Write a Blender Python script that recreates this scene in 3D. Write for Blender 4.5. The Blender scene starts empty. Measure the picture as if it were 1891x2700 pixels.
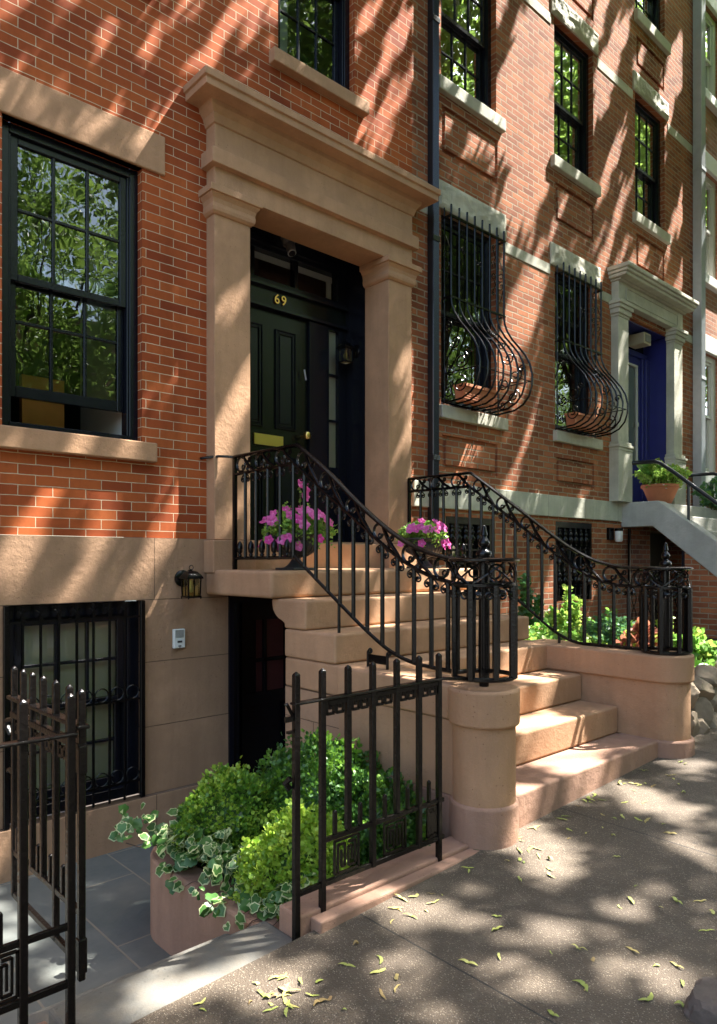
import bpy, math, random
import numpy as np
from mathutils import Vector, Matrix, noise
random.seed(7)
R = math.radians
pi = math.pi
scene = bpy.context.scene

# ---------------------------------------------------------------- camera
cam_data = bpy.data.cameras.new("camera")
cam = bpy.data.objects.new("camera", cam_data)
scene.collection.objects.link(cam)
scene.camera = cam
cam.location = (0, 0, 1.45)
VX, VY = 0.6788, 0.7344
cam.rotation_euler = (R(90), 0, -math.atan2(VX, VY))
cam_data.sensor_fit = 'VERTICAL'
cam_data.sensor_height = 36
cam_data.sensor_width = 36
cam_data.lens = 1891 / 2700 * 36
cam_data.shift_y = 125 / 2700
cam_data.clip_start = 0.05
cam_data.clip_end = 1000

# ---------------------------------------------------------------- sky, sun, exposure
SUN = Vector((.55, -.26, 1.0)).normalized()        # towards the sun
elev = math.asin(SUN.z)
az = math.atan2(SUN.x, SUN.y)
world = bpy.data.worlds.new("World")
scene.world = world
world.use_nodes = True
wn = world.node_tree
sky = wn.nodes.new('ShaderNodeTexSky')
sky.sky_type = 'NISHITA'
sky.sun_disc = False
sky.sun_elevation = elev
sky.sun_rotation = az
sky.dust_density = 2.0
sky.ozone_density = 1.0
bg = wn.nodes['Background']
bg.inputs['Strength'].default_value = 0.105
tint = wn.nodes.new('ShaderNodeMix'); tint.data_type = 'RGBA'; tint.blend_type = 'MULTIPLY'
tint.inputs[0].default_value = 1.0
wn.links.new(sky.outputs[0], tint.inputs[6]); tint.inputs[7].default_value = (1.0, .95, .87, 1)
wn.links.new(tint.outputs[2], bg.inputs['Color'])
sl = bpy.data.lights.new("sun", 'SUN')
sl.energy = 4.4
sl.angle = R(0.55)
sl.color = (1.0, .96, .90)
sun = bpy.data.objects.new("sun", sl)
scene.collection.objects.link(sun)
sun.rotation_euler = SUN.to_track_quat('Z', 'Y').to_euler()
sun.location = (20, -10, 40)
scene.view_settings.view_transform = 'Standard'
scene.view_settings.look = 'None'
scene.view_settings.exposure = 2.72
scene.view_settings.gamma = 1
scene.cycles.max_bounces = 7
scene.cycles.transparent_max_bounces = 12
scene.cycles.caustics_reflective = False
scene.cycles.caustics_refractive = False
scene.cycles.sample_clamp_indirect = 6
scene.cycles.use_denoising = True

# ---------------------------------------------------------------- materials
class NT:
    def __init__(s, name):
        s.m = bpy.data.materials.new(name)
        s.m.use_nodes = True
        s.t = s.m.node_tree
        s.b = s.t.nodes['Principled BSDF']
        s.out = s.t.nodes['Material Output']
    def n(s, typ, ins=None, **kw):
        nd = s.t.nodes.new('ShaderNode' + typ)
        for k, v in kw.items():
            setattr(nd, k, v)
        for k, v in (ins or {}).items():
            s.set(nd.inputs[k], v)
        return nd
    def set(s, sock, v):
        if hasattr(v, 'is_linked') or isinstance(v, bpy.types.NodeSocket):
            s.t.links.new(v, sock)
        else:
            if isinstance(v, tuple) and len(v) == 3 and sock.type == 'RGBA':
                v = v + (1,)
            sock.default_value = v
    def math(s, op, a, b=0.0, c=0.0, clamp=False):
        nd = s.n('Math', {0: a, 1: b, 2: c}, operation=op)
        nd.use_clamp = clamp
        return nd.outputs[0]
    def mix(s, f, a, b, mode='MIX'):
        nd = s.n('Mix', None, data_type='RGBA', blend_type=mode)
        s.set(nd.inputs[0], f); s.set(nd.inputs[6], a); s.set(nd.inputs[7], b)
        return nd.outputs[2]
    def noise(s, scale, vec=None, detail=4, rough=.55, **kw):
        ins = {'Scale': scale, 'Detail': detail, 'Roughness': rough}
        if vec is not None: ins['Vector'] = vec
        return s.n('TexNoise', ins, **kw).outputs[0]
    def ramp(s, f, p0, p1, c0=(0, 0, 0), c1=(1, 1, 1)):
        nd = s.n('ValToRGB', {0: f})
        e = nd.color_ramp.elements
        e[0].position = p0; e[1].position = p1
        e[0].color = c0 + (1,); e[1].color = c1 + (1,)
        return nd.outputs[0]
    def pos(s):
        return s.n('NewGeometry').outputs['Position']
    def base(s, c): s.set(s.b.inputs['Base Color'], c)
    def rough(s, v): s.set(s.b.inputs['Roughness'], v)
    def bump(s, h, strength=.5, dist=.01, prev=None):
        nd = s.n('Bump', {'Height': h, 'Strength': strength, 'Distance': dist})
        if prev is not None: s.set(nd.inputs['Normal'], prev)
        return nd.outputs[0]
    def nrm(s, o): s.set(s.b.inputs['Normal'], o)

M = {}

def simple(name, col, rough=.6, metal=0, var=.15, nscale=8, bump=0, bscale=120, spec=None):
    k = NT(name)
    p = k.pos()
    f = k.noise(nscale, p)
    a = tuple(c * (1 - var) for c in col); b = tuple(min(1, c * (1 + var)) for c in col)
    k.base(k.mix(f, a, b)); k.rough(rough)
    k.b.inputs['Metallic'].default_value = metal
    if spec is not None: k.b.inputs['Specular IOR Level'].default_value = spec
    if bump: k.nrm(k.bump(k.noise(bscale, p, 3), bump, .004))
    M[name] = k.m
    return k

def brick(name, c1, c2, c3, mortar, w, h, ms, zoff=0.0, xoff=0.0, bumpd=.006, smooth=.15, wob=.003, stain=(.5, .5, .5), mvar=.25, header=0):
    k = NT(name)
    p = k.pos()
    sep = k.n('SeparateXYZ', {0: p})
    u = k.math('ADD', sep.outputs[0], sep.outputs[1])
    wn1 = k.math('MULTIPLY', k.math('SUBTRACT', k.noise(9, p, 2), .5), wob * 2)
    wn2 = k.math('MULTIPLY', k.math('SUBTRACT', k.noise(14, k.n('VectorMath', {0: p, 1: (5, 9, 2)}, operation='ADD').outputs[0], 2), .5), wob * 2)
    v = k.math('ADD', k.math('ADD', sep.outputs[2], 10 + zoff), wn2)
    cv = k.n('CombineXYZ', {0: k.math('ADD', k.math('ADD', u, 20 + xoff), wn1), 1: v, 2: 0.0}).outputs[0]
    bt = k.n('TexBrick', {'Vector': cv, 'Color1': (0, 0, 0), 'Color2': (1, 1, 1), 'Mortar': (.5, .5, .5), 'Scale': 1.0,
                          'Mortar Size': ms, 'Mortar Smooth': smooth, 'Bias': 0.0, 'Brick Width': w, 'Row Height': h})
    bt.offset = .5; bt.squash = 1
    r = bt.outputs[0]
    col = k.n('ValToRGB', {0: r})
    cr = col.color_ramp
    cr.elements[0].color = c1 + (1,); cr.elements[0].position = 0
    cr.elements[1].color = c3 + (1,); cr.elements[1].position = 1
    e = cr.elements.new(.5); e.color = c2 + (1,)
    n1 = k.noise(30, p, 5, .6)
    n2 = k.noise(1.1, p, 3)
    c = k.mix(k.math('MULTIPLY', n1, .55), col.outputs[0], tuple(x * .55 for x in c2))
    c = k.mix(k.ramp(n2, .35, .75, (0, 0, 0), stain), c, tuple(min(1, x * 1.5) for x in c3))
    sv = k.n('CombineXYZ', {0: k.math('MULTIPLY', u, 5.0), 1: k.math('MULTIPLY', sep.outputs[2], .7), 2: 0.0}).outputs[0]
    soot = k.math('MULTIPLY', k.ramp(k.noise(1.0, sv, 5, .65), .5, .72), .38)
    c = k.mix(soot, c, tuple(x * .42 for x in c2))
    mo = k.mix(k.noise(25, p, 3), tuple(x * (1 - mvar) for x in mortar), tuple(min(1, x * (1 + mvar)) for x in mortar))
    mf = bt.outputs['Fac']
    mo = k.mix(k.math('MULTIPLY', k.ramp(k.noise(3.5, p, 5, .7), .48, .66), .5), mo, tuple(x * .45 for x in mortar))
    k.base(k.mix(mf, c, mo))
    k.rough(.88)
    k.b.inputs['Specular IOR Level'].default_value = .25
    hgt = k.math('ADD', k.math('SUBTRACT', 1.0, mf), k.math('MULTIPLY', k.noise(90, p, 5, .7), .35))
    hgt = k.math('ADD', hgt, k.math('MULTIPLY', r, .25))
    k.nrm(k.bump(hgt, .9, bumpd))
    M[name] = k.m

def stone(name, base, var=.14, grain=.35, zs=(), xs=(), dist=.0015, streak=.25, rough=.86, ashlar=None, tint=None):
    k = NT(name)
    p = k.pos()
    sep = k.n('SeparateXYZ', {0: p})
    n1 = k.noise(2.2, p, 4, .6)
    sv = k.n('CombineXYZ', {0: k.math('MULTIPLY', sep.outputs[0], 9), 1: k.math('MULTIPLY', sep.outputs[1], 9), 2: k.math('MULTIPLY', sep.outputs[2], .8)}).outputs[0]
    n2 = k.noise(1.5, sv, 4, .6)
    n3 = k.noise(260, p, 3, .7)
    a = tuple(c * (1 - var) for c in base); b = tuple(min(1, c * (1 + var)) for c in base)
    c = k.mix(k.ramp(n1, .3, .7), a, b)
    c = k.mix(k.math('MULTIPLY', k.ramp(k.noise(7, p, 6, .7), .45, .8), .4), c, tuple(x * .68 for x in base))
    c = k.mix(k.math('MULTIPLY', k.ramp(n2, .42, .8), streak), c, tint or tuple(x * .62 for x in base))
    c = k.mix(k.math('MULTIPLY', k.ramp(n3, .3, .75), .35), c, tuple(x * .6 for x in base))
    pit = k.n('TexVoronoi', {'Vector': p, 'Scale': 34.0}); pm = k.math('MULTIPLY', k.math('LESS_THAN', pit.outputs['Distance'], .12), k.math('GREATER_THAN', k.noise(3.1, p, 2), .56))
    c = k.mix(k.math('MULTIPLY', pm, .55), c, tuple(x * .35 for x in base))
    c = k.mix(k.math('MULTIPLY', k.ramp(k.noise(1.1, p, 5, .7), .5, .62), .22), c, tuple(min(1, x * 1.28) for x in base))
    m = None
    for z in zs:
        f = k.math('COMPARE', sep.outputs[2], z, .0028)
        m = f if m is None else k.math('MAXIMUM', m, f)
    for (x, z0, z1) in xs:
        f = k.math('COMPARE', sep.outputs[0], x, .0028)
        f = k.math('MULTIPLY', f, k.math('COMPARE', sep.outputs[2], (z0 + z1) / 2, (z1 - z0) / 2))
        m = f if m is None else k.math('MAXIMUM', m, f)
    if ashlar:
        w, h, ox, oz = ashlar
        cv = k.n('CombineXYZ', {0: k.math('ADD', k.math('ADD', sep.outputs[0], sep.outputs[1]), 10 + ox), 1: k.math('ADD', sep.outputs[2], 10 * h * 10 + oz), 2: 0.0}).outputs[0]
        bt = k.n('TexBrick', {'Vector': cv, 'Scale': 1.0, 'Mortar Size': .003, 'Mortar Smooth': 0.0, 'Brick Width': w, 'Row Height': h})
        f = bt.outputs['Fac']
        m = f if m is None else k.math('MAXIMUM', m, f)
    hg = k.math('MULTIPLY', k.noise(220, p, 4, .75), grain)
    hg = k.math('ADD', hg, k.math('MULTIPLY', k.noise(18, p, 4, .6), 1.6))
    hg = k.math('ADD', hg, k.math('MULTIPLY', k.noise(70, p, 5, .8), .9))
    hg = k.math('SUBTRACT', hg, k.math('MULTIPLY', pm, .9))
    if m is not None:
        c = k.mix(m, c, tuple(x * .35 for x in base))
        hg = k.math('SUBTRACT', hg, k.math('MULTIPLY', m, 1.6))
    k.base(c); k.rough(rough)
    k.b.inputs['Specular IOR Level'].default_value = .3
    k.nrm(k.bump(hg, 1.0, dist * 2.2))
    M[name] = k.m

brick('brick_red', (.22, .040, .014), (.34, .073, .020), (.45, .116, .031), (.56, .44, .29), .2085, .0648, .0026, zoff=.0168, bumpd=.0016, smooth=.05, wob=.0030, stain=(.34,) * 3)
brick('brick_old', (.16, .048, .024), (.31, .096, .042), (.46, .170, .072), (.37, .28, .19), .205, .0660, .0080, zoff=.03, xoff=.07, bumpd=.02, smooth=.35, wob=.007, stain=(.35,) * 3)
brick('brick_far', (.24, .10, .06), (.33, .15, .09), (.42, .2, .13), (.38, .3, .24), .205, .068, .006, bumpd=.005, smooth=.3, wob=.005)
stone('brownstone', (.45, .262, .148), streak=.4)
stone('brownstone_wall', (.39, .236, .140), zs=(1.172, .743, .297, -.17), xs=((2.334, 1.172, 1.60), (2.334, -.5, -.17)), streak=.45)
stone('brownstone_ashlar', (.45, .272, .165), ashlar=(.62, .186, .18, .112))
stone('brownstone_red', (.38, .225, .155), streak=.5)
stone('limestone', (.52, .50, .41), var=.2, streak=.45, dist=.002, tint=(.36, .37, .27))
stone('limestone_joint', (.50, .49, .40), var=.22, streak=.5, xs=tuple((5.6 + i * .82, 1.9, 2.3) for i in range(5)), tint=(.34, .36, .27))
stone('grey_stone', (.42, .41, .37), var=.18, streak=.3)
stone('bluestone', (.145, .138, .120), var=.25, grain=.25, dist=.0012, streak=.5, rough=.7, tint=(.24, .19, .13))
simple('black_iron', (.0025, .0025, .003), rough=.19, bump=.35, bscale=90, var=.3, spec=.28)
simple('rough_iron', (.005, .004, .0037), rough=.26, bump=.8, bscale=60, var=.4, spec=.26)
simple('black_paint', (.006, .007, .012), spec=.32, rough=.24, var=.1, bump=.1, bscale=30)
simple('black_paint_tree_tint', (.0055, .0075, .0055), spec=.3, rough=.25, var=.2)  # the green of reflected trees is put into this black paint
simple('navy_paint', (.022, .026, .16), rough=.35, var=.15)
simple('white_paint', (.62, .62, .58), rough=.4, var=.08)
simple('brass', (.70, .50, .16), rough=.3, metal=1, var=.1)
simple('copper_gold', (.75, .42, .15), rough=.25, metal=1, var=.1)
simple('terracotta', (.46, .16, .07), rough=.75, var=.2, nscale=14)
simple('lead_urn', (.035, .036, .038), rough=.42, var=.4, nscale=30, bump=.5, bscale=60)
simple('camera_grey', (.16, .15, .15), rough=.35)
simple('plastic_white', (.68, .70, .66), rough=.35, var=.03)
simple('dark_grey', (.05, .05, .052), rough=.5)
simple('blind_cloth', (.90, .92, .95), rough=.9, var=.05)
simple('white_curtain', (.60, .60, .56), rough=.9, var=.08)
simple('orange_lamplit', (.85, .36, .08), rough=.8)  # strong orange, lamplight put into the colour
simple('red_curtain', (.09, .02, .02), rough=.9)
simple('hall_paint', (.16, .15, .14), rough=.9)
simple('dark_room', (.030, .028, .026), rough=.9)
simple('pipe_black', (.010, .012, .016), rough=.3, var=.2, bump=.15)
simple('pipe_grey', (.36, .38, .40), rough=.5, var=.2, bump=.2)
simple('lamp_white', (.72, .72, .70), rough=.3, var=.02)
simple('lamp_glass', (.42, .42, .20), rough=.15, var=.1)
simple('beige_box', (.42, .36, .24), rough=.6)
simple('rubble_stone', (.27, .21, .145), rough=.9, var=.45, nscale=11, bump=1.0, bscale=22)
simple('boulder_stone', (.11, .085, .07), rough=.9, var=.4, nscale=20, bump=1.0, bscale=50)
simple('soil', (.035, .024, .016), rough=.95, var=.5, nscale=60, bump=1, bscale=60)
simple('bark', (.06, .045, .032), rough=.9, var=.4, nscale=20, bump=1, bscale=30)
simple('stem', (.10, .13, .04), rough=.7)
simple('stem_brown', (.09, .05, .035), rough=.7)
simple('asphalt', (.045, .045, .047), rough=.9, var=.3, nscale=200)
simple('concrete', (.30, .28, .25), rough=.85, var=.2)
def seedmat():
    k = NT('seed_yellow')
    oi = k.n('ObjectInfo')
    cr = k.n('ValToRGB', {0: oi.outputs['Random']})
    e = cr.color_ramp.elements
    e[0].color = (.16, .20, .04, 1); e[1].color = (.30, .19, .08, 1); e[0].position = 0; e[1].position = 1
    for q, cc in ((.35, (.36, .40, .09, 1)), (.7, (.46, .44, .13, 1))):
        x = e.new(q); x.color = cc
    k.base(cr.outputs[0]); k.rough(.65)
    M['seed_yellow'] = k.m
seedmat()
simple('flower_white', (.75, .72, .66), rough=.6)
simple('flower_center', (.80, .42, .62), rough=.6)

def leafmat(name, col, col2, trans=.35, nscale=25, rough=.42, spec=.4):
    k = NT(name)
    p = k.pos()
    f = k.noise(nscale, p, 3)
    c = k.mix(k.ramp(f, .35, .65), col, col2)
    k.base(c); k.rough(rough)
    k.b.inputs['Specular IOR Level'].default_value = spec
    tr = k.n('BsdfTranslucent', {'Color': k.mix(.35, c, tuple(min(1, x * 2.2) for x in col2))})
    ms = k.n('MixShader', {0: trans})
    k.t.links.new(k.b.outputs[0], ms.inputs[1]); k.t.links.new(tr.outputs[0], ms.inputs[2])
    k.t.links.new(ms.outputs[0], k.out.inputs[0])
    M[name] = k.m
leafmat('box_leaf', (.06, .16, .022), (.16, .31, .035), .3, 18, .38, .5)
leafmat('box_leaf_sunlit', (.17, .34, .03), (.40, .55, .075), .3, 18, .38, .5)  # brighter copy of the box leaf, sunlit highlights put into its colour
leafmat('box_leaf_dark', (.03, .09, .022), (.065, .16, .03), .25, 18, .35, .5)  # darker copy of the box leaf, shade put into its colour
leafmat('ivy_green', (.035, .11, .025), (.09, .20, .045), .2, 20, .35, .5)
leafmat('ivy_cream', (.42, .50, .22), (.55, .58, .32), .25, 20, .4)
leafmat('garden_leaf', (.10, .24, .04), (.20, .38, .07), .35, 20)
leafmat('garden_lime', (.24, .38, .06), (.38, .50, .10), .35, 20)
leafmat('garden_blue', (.05, .15, .06), (.12, .25, .11), .3, 20)
leafmat('conifer_leaf', (.025, .09, .025), (.06, .15, .03), .2, 20)
leafmat('coleus_leaf', (.22, .06, .05), (.42, .17, .10), .3, 14)
leafmat('pot_leaf', (.16, .32, .05), (.30, .44, .08), .35, 20)
leafmat('tree_leaf', (.11, .21, .04), (.24, .34, .07), .45, 3)
def petal_vary():
    k = M['petal_pink']; t = k.node_tree
    oi = t.nodes.new('ShaderNodeObjectInfo'); cr = t.nodes.new('ShaderNodeValToRGB')
    t.links.new(oi.outputs['Random'], cr.inputs[0])
    cr.color_ramp.elements[0].color = (.60, .02, .26, 1); cr.color_ramp.elements[1].color = (.85, .22, .55, 1)
    b = t.nodes['Principled BSDF']; t.links.new(cr.outputs[0], b.inputs['Base Color'])
leafmat('petal_pink', (.66, .03, .30), (.80, .09, .42), .35, 20, .5, .3)
petal_vary()

def glassmat(name, tint, refl, rough=.0):
    k = NT(name)
    k.t.nodes.remove(k.b)
    lw = k.n('Fresnel', {'IOR': 1.5})
    f = k.math('ADD', k.math('MULTIPLY', lw.outputs[0], 1.0), refl, clamp=True)
    tr = k.n('BsdfTransparent', {'Color': tint})
    gl = k.n('BsdfGlossy', {'Color': (.95, 1.0, .98), 'Roughness': rough})
    p = k.pos()
    k.set(gl.inputs['Normal'], k.bump(k.noise(2.6, p, 2), .09, .02))
    ms = k.n('MixShader', {0: f})
    k.t.links.new(tr.outputs[0], ms.inputs[1]); k.t.links.new(gl.outputs[0], ms.inputs[2])
    k.t.links.new(ms.outputs[0], k.out.inputs[0])
    M[name] = k.m
glassmat('window_glass', (.75, .8, .77), .07)
glassmat('window_glass_clear', (1, 1, 1), .0)
glassmat('window_glass_far', (.6, .65, .62), .55)
glassmat('lamp_pane', (.9, .85, .5), .08)

# pavement: exposed aggregate concrete with scored joints
def pavement():
    k = NT('pavement_concrete')
    p = k.pos()
    sep = k.n('SeparateXYZ', {0: p})
    n1 = k.noise(1.6, p, 5, .6)
    n2 = k.noise(60, p, 3, .6)
    vo = k.n('TexVoronoi', {'Vector': p, 'Scale': 175.0, 'Randomness': 1.0})
    vcol = k.n('SeparateColor', {0: vo.outputs['Color']})
    bright = k.math('MULTIPLY', k.math('GREATER_THAN', vcol.outputs[0], .72), k.math('LESS_THAN', vo.outputs['Distance'], .38))
    dark = k.math('MULTIPLY', k.math('LESS_THAN', vcol.outputs[1], .35), k.math('LESS_THAN', vo.outputs['Distance'], .42))
    c = k.mix(k.ramp(n1, .3, .7), (.074, .053, .034), (.124, .091, .060))
    c = k.mix(k.math('MULTIPLY', n2, .5), c, (.09, .072, .055))
    c = k.mix(k.math('MULTIPLY', bright, .55), c, (.42, .35, .26))
    c = k.mix(k.math('MULTIPLY', dark, .5), c, (.06, .05, .04))
    gv = k.n('TexVoronoi', {'Vector': p, 'Scale': 3.3}); gum = k.math('MULTIPLY', k.math('LESS_THAN', k.math('ADD', gv.outputs['Distance'], k.math('MULTIPLY', k.noise(40, p, 2), .03)), .07), .6)
    c = k.mix(gum, c, (.05, .042, .035))
    c = k.mix(k.math('MULTIPLY', k.ramp(k.noise(.9, p, 6, .7), .48, .66), .5), c, (.075, .058, .042))
    c = k.mix(k.math('MULTIPLY', k.ramp(k.noise(5, p, 6, .75), .55, .72), .35), c, (.26, .21, .15))
    xm = k.math('FRACT', k.math('DIVIDE', k.math('ADD', sep.outputs[0], 30 - 1.95 + .75), 1.5))
    wob = k.math('MULTIPLY', k.math('SUBTRACT', k.noise(12, p, 3), .5), .004)
    jx = k.math('COMPARE', k.math('ADD', xm, wob), .5, .0026)
    jy = k.math('COMPARE', sep.outputs[1], .62, .004)
    # one crack
    cx = k.math('ADD', sep.outputs[0], k.math('MULTIPLY', k.math('SUBTRACT', k.noise(3.0, p, 5), .5), .25))
    cr = k.math('MULTIPLY', k.math('COMPARE', k.math('ADD', cx, k.math('MULTIPLY', sep.outputs[1], .45)), 2.07, .0022), k.math('LESS_THAN', sep.outputs[1], 1.6))
    j = k.math('MAXIMUM', k.math('MAXIMUM', jx, jy), cr)
    c = k.mix(j, c, (.035, .03, .025))
    k.base(c); k.rough(.75)
    k.b.inputs['Specular IOR Level'].default_value = .45
    h = k.math('SUBTRACT', k.math('MULTIPLY', vo.outputs['Distance'], .9), k.math('MULTIPLY', j, 2.0))
    h = k.math('ADD', h, k.math('MULTIPLY', k.noise(140, p, 4, .7), .8))
    h = k.math('ADD', h, k.math('MULTIPLY', k.noise(6, p, 3), 1.5))
    k.nrm(k.bump(h, .8, .004))
    M['pavement'] = k.m
pavement()

def flagstones():
    k = NT('flagstones')
    p = k.pos()
    sep = k.n('SeparateXYZ', {0: p})
    cv = k.n('CombineXYZ', {0: k.math('ADD', sep.outputs[1], 10.25), 1: k.math('ADD', sep.outputs[0], 10 - 1.86 + .44 * 2), 2: 0.0}).outputs[0]
    bt = k.n('TexBrick', {'Vector': cv, 'Color1': (0, 0, 0), 'Color2': (1, 1, 1), 'Scale': 1.0, 'Mortar Size': .006, 'Mortar Smooth': .2, 'Brick Width': .74, 'Row Height': .44})
    n1 = k.noise(3, p, 5, .65)
    c = k.mix(k.ramp(n1, .3, .7), (.095, .108, .100), (.185, .185, .162))
    c = k.mix(k.math('MULTIPLY', bt.outputs[0], .45), c, (.085, .098, .095))
    c = k.mix(k.ramp(k.noise(1.3, p, 3), .5, .75, (0, 0, 0), (.5, .5, .5)), c, (.24, .20, .145))
    c = k.mix(bt.outputs['Fac'], c, (.24, .205, .155))
    k.base(c); k.rough(.6)
    h = k.math('SUBTRACT', k.math('MULTIPLY', k.noise(25, p, 5, .6), .8), k.math('MULTIPLY', bt.outputs['Fac'], .8))
    k.nrm(k.bump(h, .6, .004))
    M['flagstones'] = k.m
flagstones()

# ---------------------------------------------------------------- mesh helpers
COL = scene.collection

def wloc(o):
    v = Vector((0, 0, 0))
    while o is not None:
        v += o.location; o = o.parent
    return v

class MB:
    def __init__(s):
        s.v = []; s.f = []; s.sm = []; s.mi = []; s.cur = 0
    def add(s, vs, fs, smooth=False):
        b = len(s.v)
        s.v.extend([tuple(x) for x in vs])
        for f in fs:
            s.f.append(tuple(b + i for i in f)); s.sm.append(smooth); s.mi.append(s.cur)
        return s
    def box(s, x0, x1, y0, y1, z0, z1):
        vs = [(x, y, z) for x in (x0, x1) for y in (y0, y1) for z in (z0, z1)]
        return s.add(vs, [(0, 1, 3, 2), (4, 6, 7, 5), (0, 4, 5, 1), (2, 3, 7, 6), (0, 2, 6, 4), (1, 5, 7, 3)])
    def obox(s, c, ax, ay, az, smooth=False):
        c = Vector(c); ax = Vector(ax); ay = Vector(ay); az = Vector(az)
        vs = [c + i * ax + j * ay + k * az for i in (-1, 1) for j in (-1, 1) for k in (-1, 1)]
        return s.add(vs, [(0, 1, 3, 2), (4, 6, 7, 5), (0, 4, 5, 1), (2, 3, 7, 6), (0, 2, 6, 4), (1, 5, 7, 3)], smooth)
    def tube(s, pts, r, n=6, closed=False, flat=None, r2=None, up=None, cap=True):
        """sweep a round (or elliptic: r along side, r2 along up) section"""
        pts = [Vector(p) for p in pts]
        m = len(pts)
        rs = r if isinstance(r, (list, tuple)) else [r] * m
        rings = []
        prev = None
        for i, p in enumerate(pts):
            if closed:
                t = pts[(i + 1) % m] - pts[i - 1]
            else:
                t = pts[min(i + 1, m - 1)] - pts[max(i - 1, 0)]
            if t.length < 1e-9: t = Vector((0, 0, 1))
            t.normalize()
            if prev is None:
                ref = Vector(up) if up else (Vector((0, 0, 1)) if abs(t.z) < .9 else Vector((1, 0, 0)))
            else:
                ref = prev if not up else Vector(up)
            b = ref - t * ref.dot(t)
            if b.length < 1e-6: b = Vector((1, 0, 0)) - t * t.x
            b.normalize()
            prev = b
            a = t.cross(b)
            ry = (r2 if r2 is not None else rs[i])
            ring = [p + a * (rs[i] * math.cos(2 * pi * (k + .5) / n)) + b * (ry * math.sin(2 * pi * (k + .5) / n)) for k in range(n)]
            rings.append(ring)
        vs = [v for ring in rings for v in ring]
        fs = []
        segs = m if closed else m - 1
        for i in range(segs):
            for k in range(n):
                a0 = i * n + k; a1 = i * n + (k + 1) % n
                b0 = ((i + 1) % m) * n + k; b1 = ((i + 1) % m) * n + (k + 1) % n
                fs.append((a0, a1, b1, b0))
        if not closed and cap:
            fs.append(tuple(range(n - 1, -1, -1))); fs.append(tuple((m - 1) * n + k for k in range(n)))
        return s.add(vs, fs, n > 4)
    def bar(s, p, q, w, d=None, up=None):
        """square bar"""
        k = math.sqrt(2)
        return s.tube([p, q], w / 2 * k, 4, r2=(d or w) / 2 * k, up=up)
    def lathe(s, prof, c, n=24, smooth=True, a0=0, a1=2 * pi):
        cx, cy = c[0], c[1]; cz = c[2] if len(c) > 2 else 0
        full = abs(a1 - a0 - 2 * pi) < 1e-6
        m = n if full else n + 1
        vs = [(cx + r * math.cos(a0 + (a1 - a0) * k / n), cy + r * math.sin(a0 + (a1 - a0) * k / n), cz + z) for (r, z) in prof for k in range(m)]
        fs = []
        for i in range(len(prof) - 1):
            for k in range(n):
                k2 = (k + 1) % m
                fs.append((i * m + k, i * m + k2, (i + 1) * m + k2, (i + 1) * m + k))
        if full:
            if prof[0][0] > 1e-4: fs.append(tuple(range(n - 1, -1, -1)))
            if prof[-1][0] > 1e-4: fs.append(tuple((len(prof) - 1) * n + k for k in range(n)))
        return s.add(vs, fs, smooth)
    def prism(s, poly, axis, a, b):
        """extrude a 2D polygon along axis: 'X' poly=(y,z); 'Z' poly=(x,y); 'Y' poly=(x,z)"""
        def P(u, v, w):
            return {'X': (w, u, v), 'Z': (u, v, w), 'Y': (u, w, v)}[axis]
        n = len(poly)
        vs = [P(u, v, a) for u, v in poly] + [P(u, v, b) for u, v in poly]
        fs = [tuple(range(n)), tuple(range(2 * n - 1, n - 1, -1))]
        for i in range(n):
            j = (i + 1) % n
            fs.append((i, i + n, j + n, j))
        return s.add(vs, fs)
    def build(s, name, mat, parent=None, bevel=0, origin=None, fix=True, seg=2):
        if parent is not None: o0 = wloc(parent)
        else: o0 = Vector(origin) if origin is not None else Vector((0, 0, 0))
        me = bpy.data.meshes.new(name)
        me.from_pydata([(x - o0.x, y - o0.y, z - o0.z) for x, y, z in s.v], [], s.f)
        me.polygons.foreach_set('use_smooth', s.sm)
        mats = mat if isinstance(mat, (list, tuple)) else [mat]
        for m in mats: me.materials.append(M[m] if isinstance(m, str) else m)
        if len(mats) > 1: me.polygons.foreach_set('material_index', s.mi)
        me.update()
        smo = any(s.sm)
        if fix:
            import bmesh
            bm = bmesh.new(); bm.from_mesh(me)
            bmesh.ops.recalc_face_normals(bm, faces=bm.faces)
            bm.to_mesh(me); bm.free()
        if smo: me.set_sharp_from_angle(angle=R(50))
        ob = bpy.data.objects.new(name, me)
        COL.objects.link(ob)
        if parent is not None: ob.parent = parent
        else: ob.location = o0
        if bevel:
            mo = ob.modifiers.new('bevel', 'BEVEL')
            mo.width = bevel; mo.segments = seg; mo.limit_method = 'ANGLE'; mo.angle_limit = R(35)
        return ob

def tag(o, label=None, cat=None, group=None, kind=None):
    if label: o['label'] = label
    if cat: o['category'] = cat
    if group: o['group'] = group
    if kind: o['kind'] = kind
    return o
def thing(name, loc, label, cat, group=None):
    o = bpy.data.objects.new(name, None)
    o.empty_display_size = .1
    o.location = loc; COL.objects.link(o)
    return tag(o, label, cat, group)
def dup(root, loc, rotz=0, label=None, scale=None):
    r = root.copy(); COL.objects.link(r); r.location = loc; r.rotation_euler = (0, 0, rotz)
    if scale: r.scale = (scale,) * 3
    if label: r['label'] = label
    for ch in list(root.children):
        c = ch.copy(); COL.objects.link(c); c.parent = r
        for g in list(ch.children):
            d = g.copy(); COL.objects.link(d); d.parent = c
    return r

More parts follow.
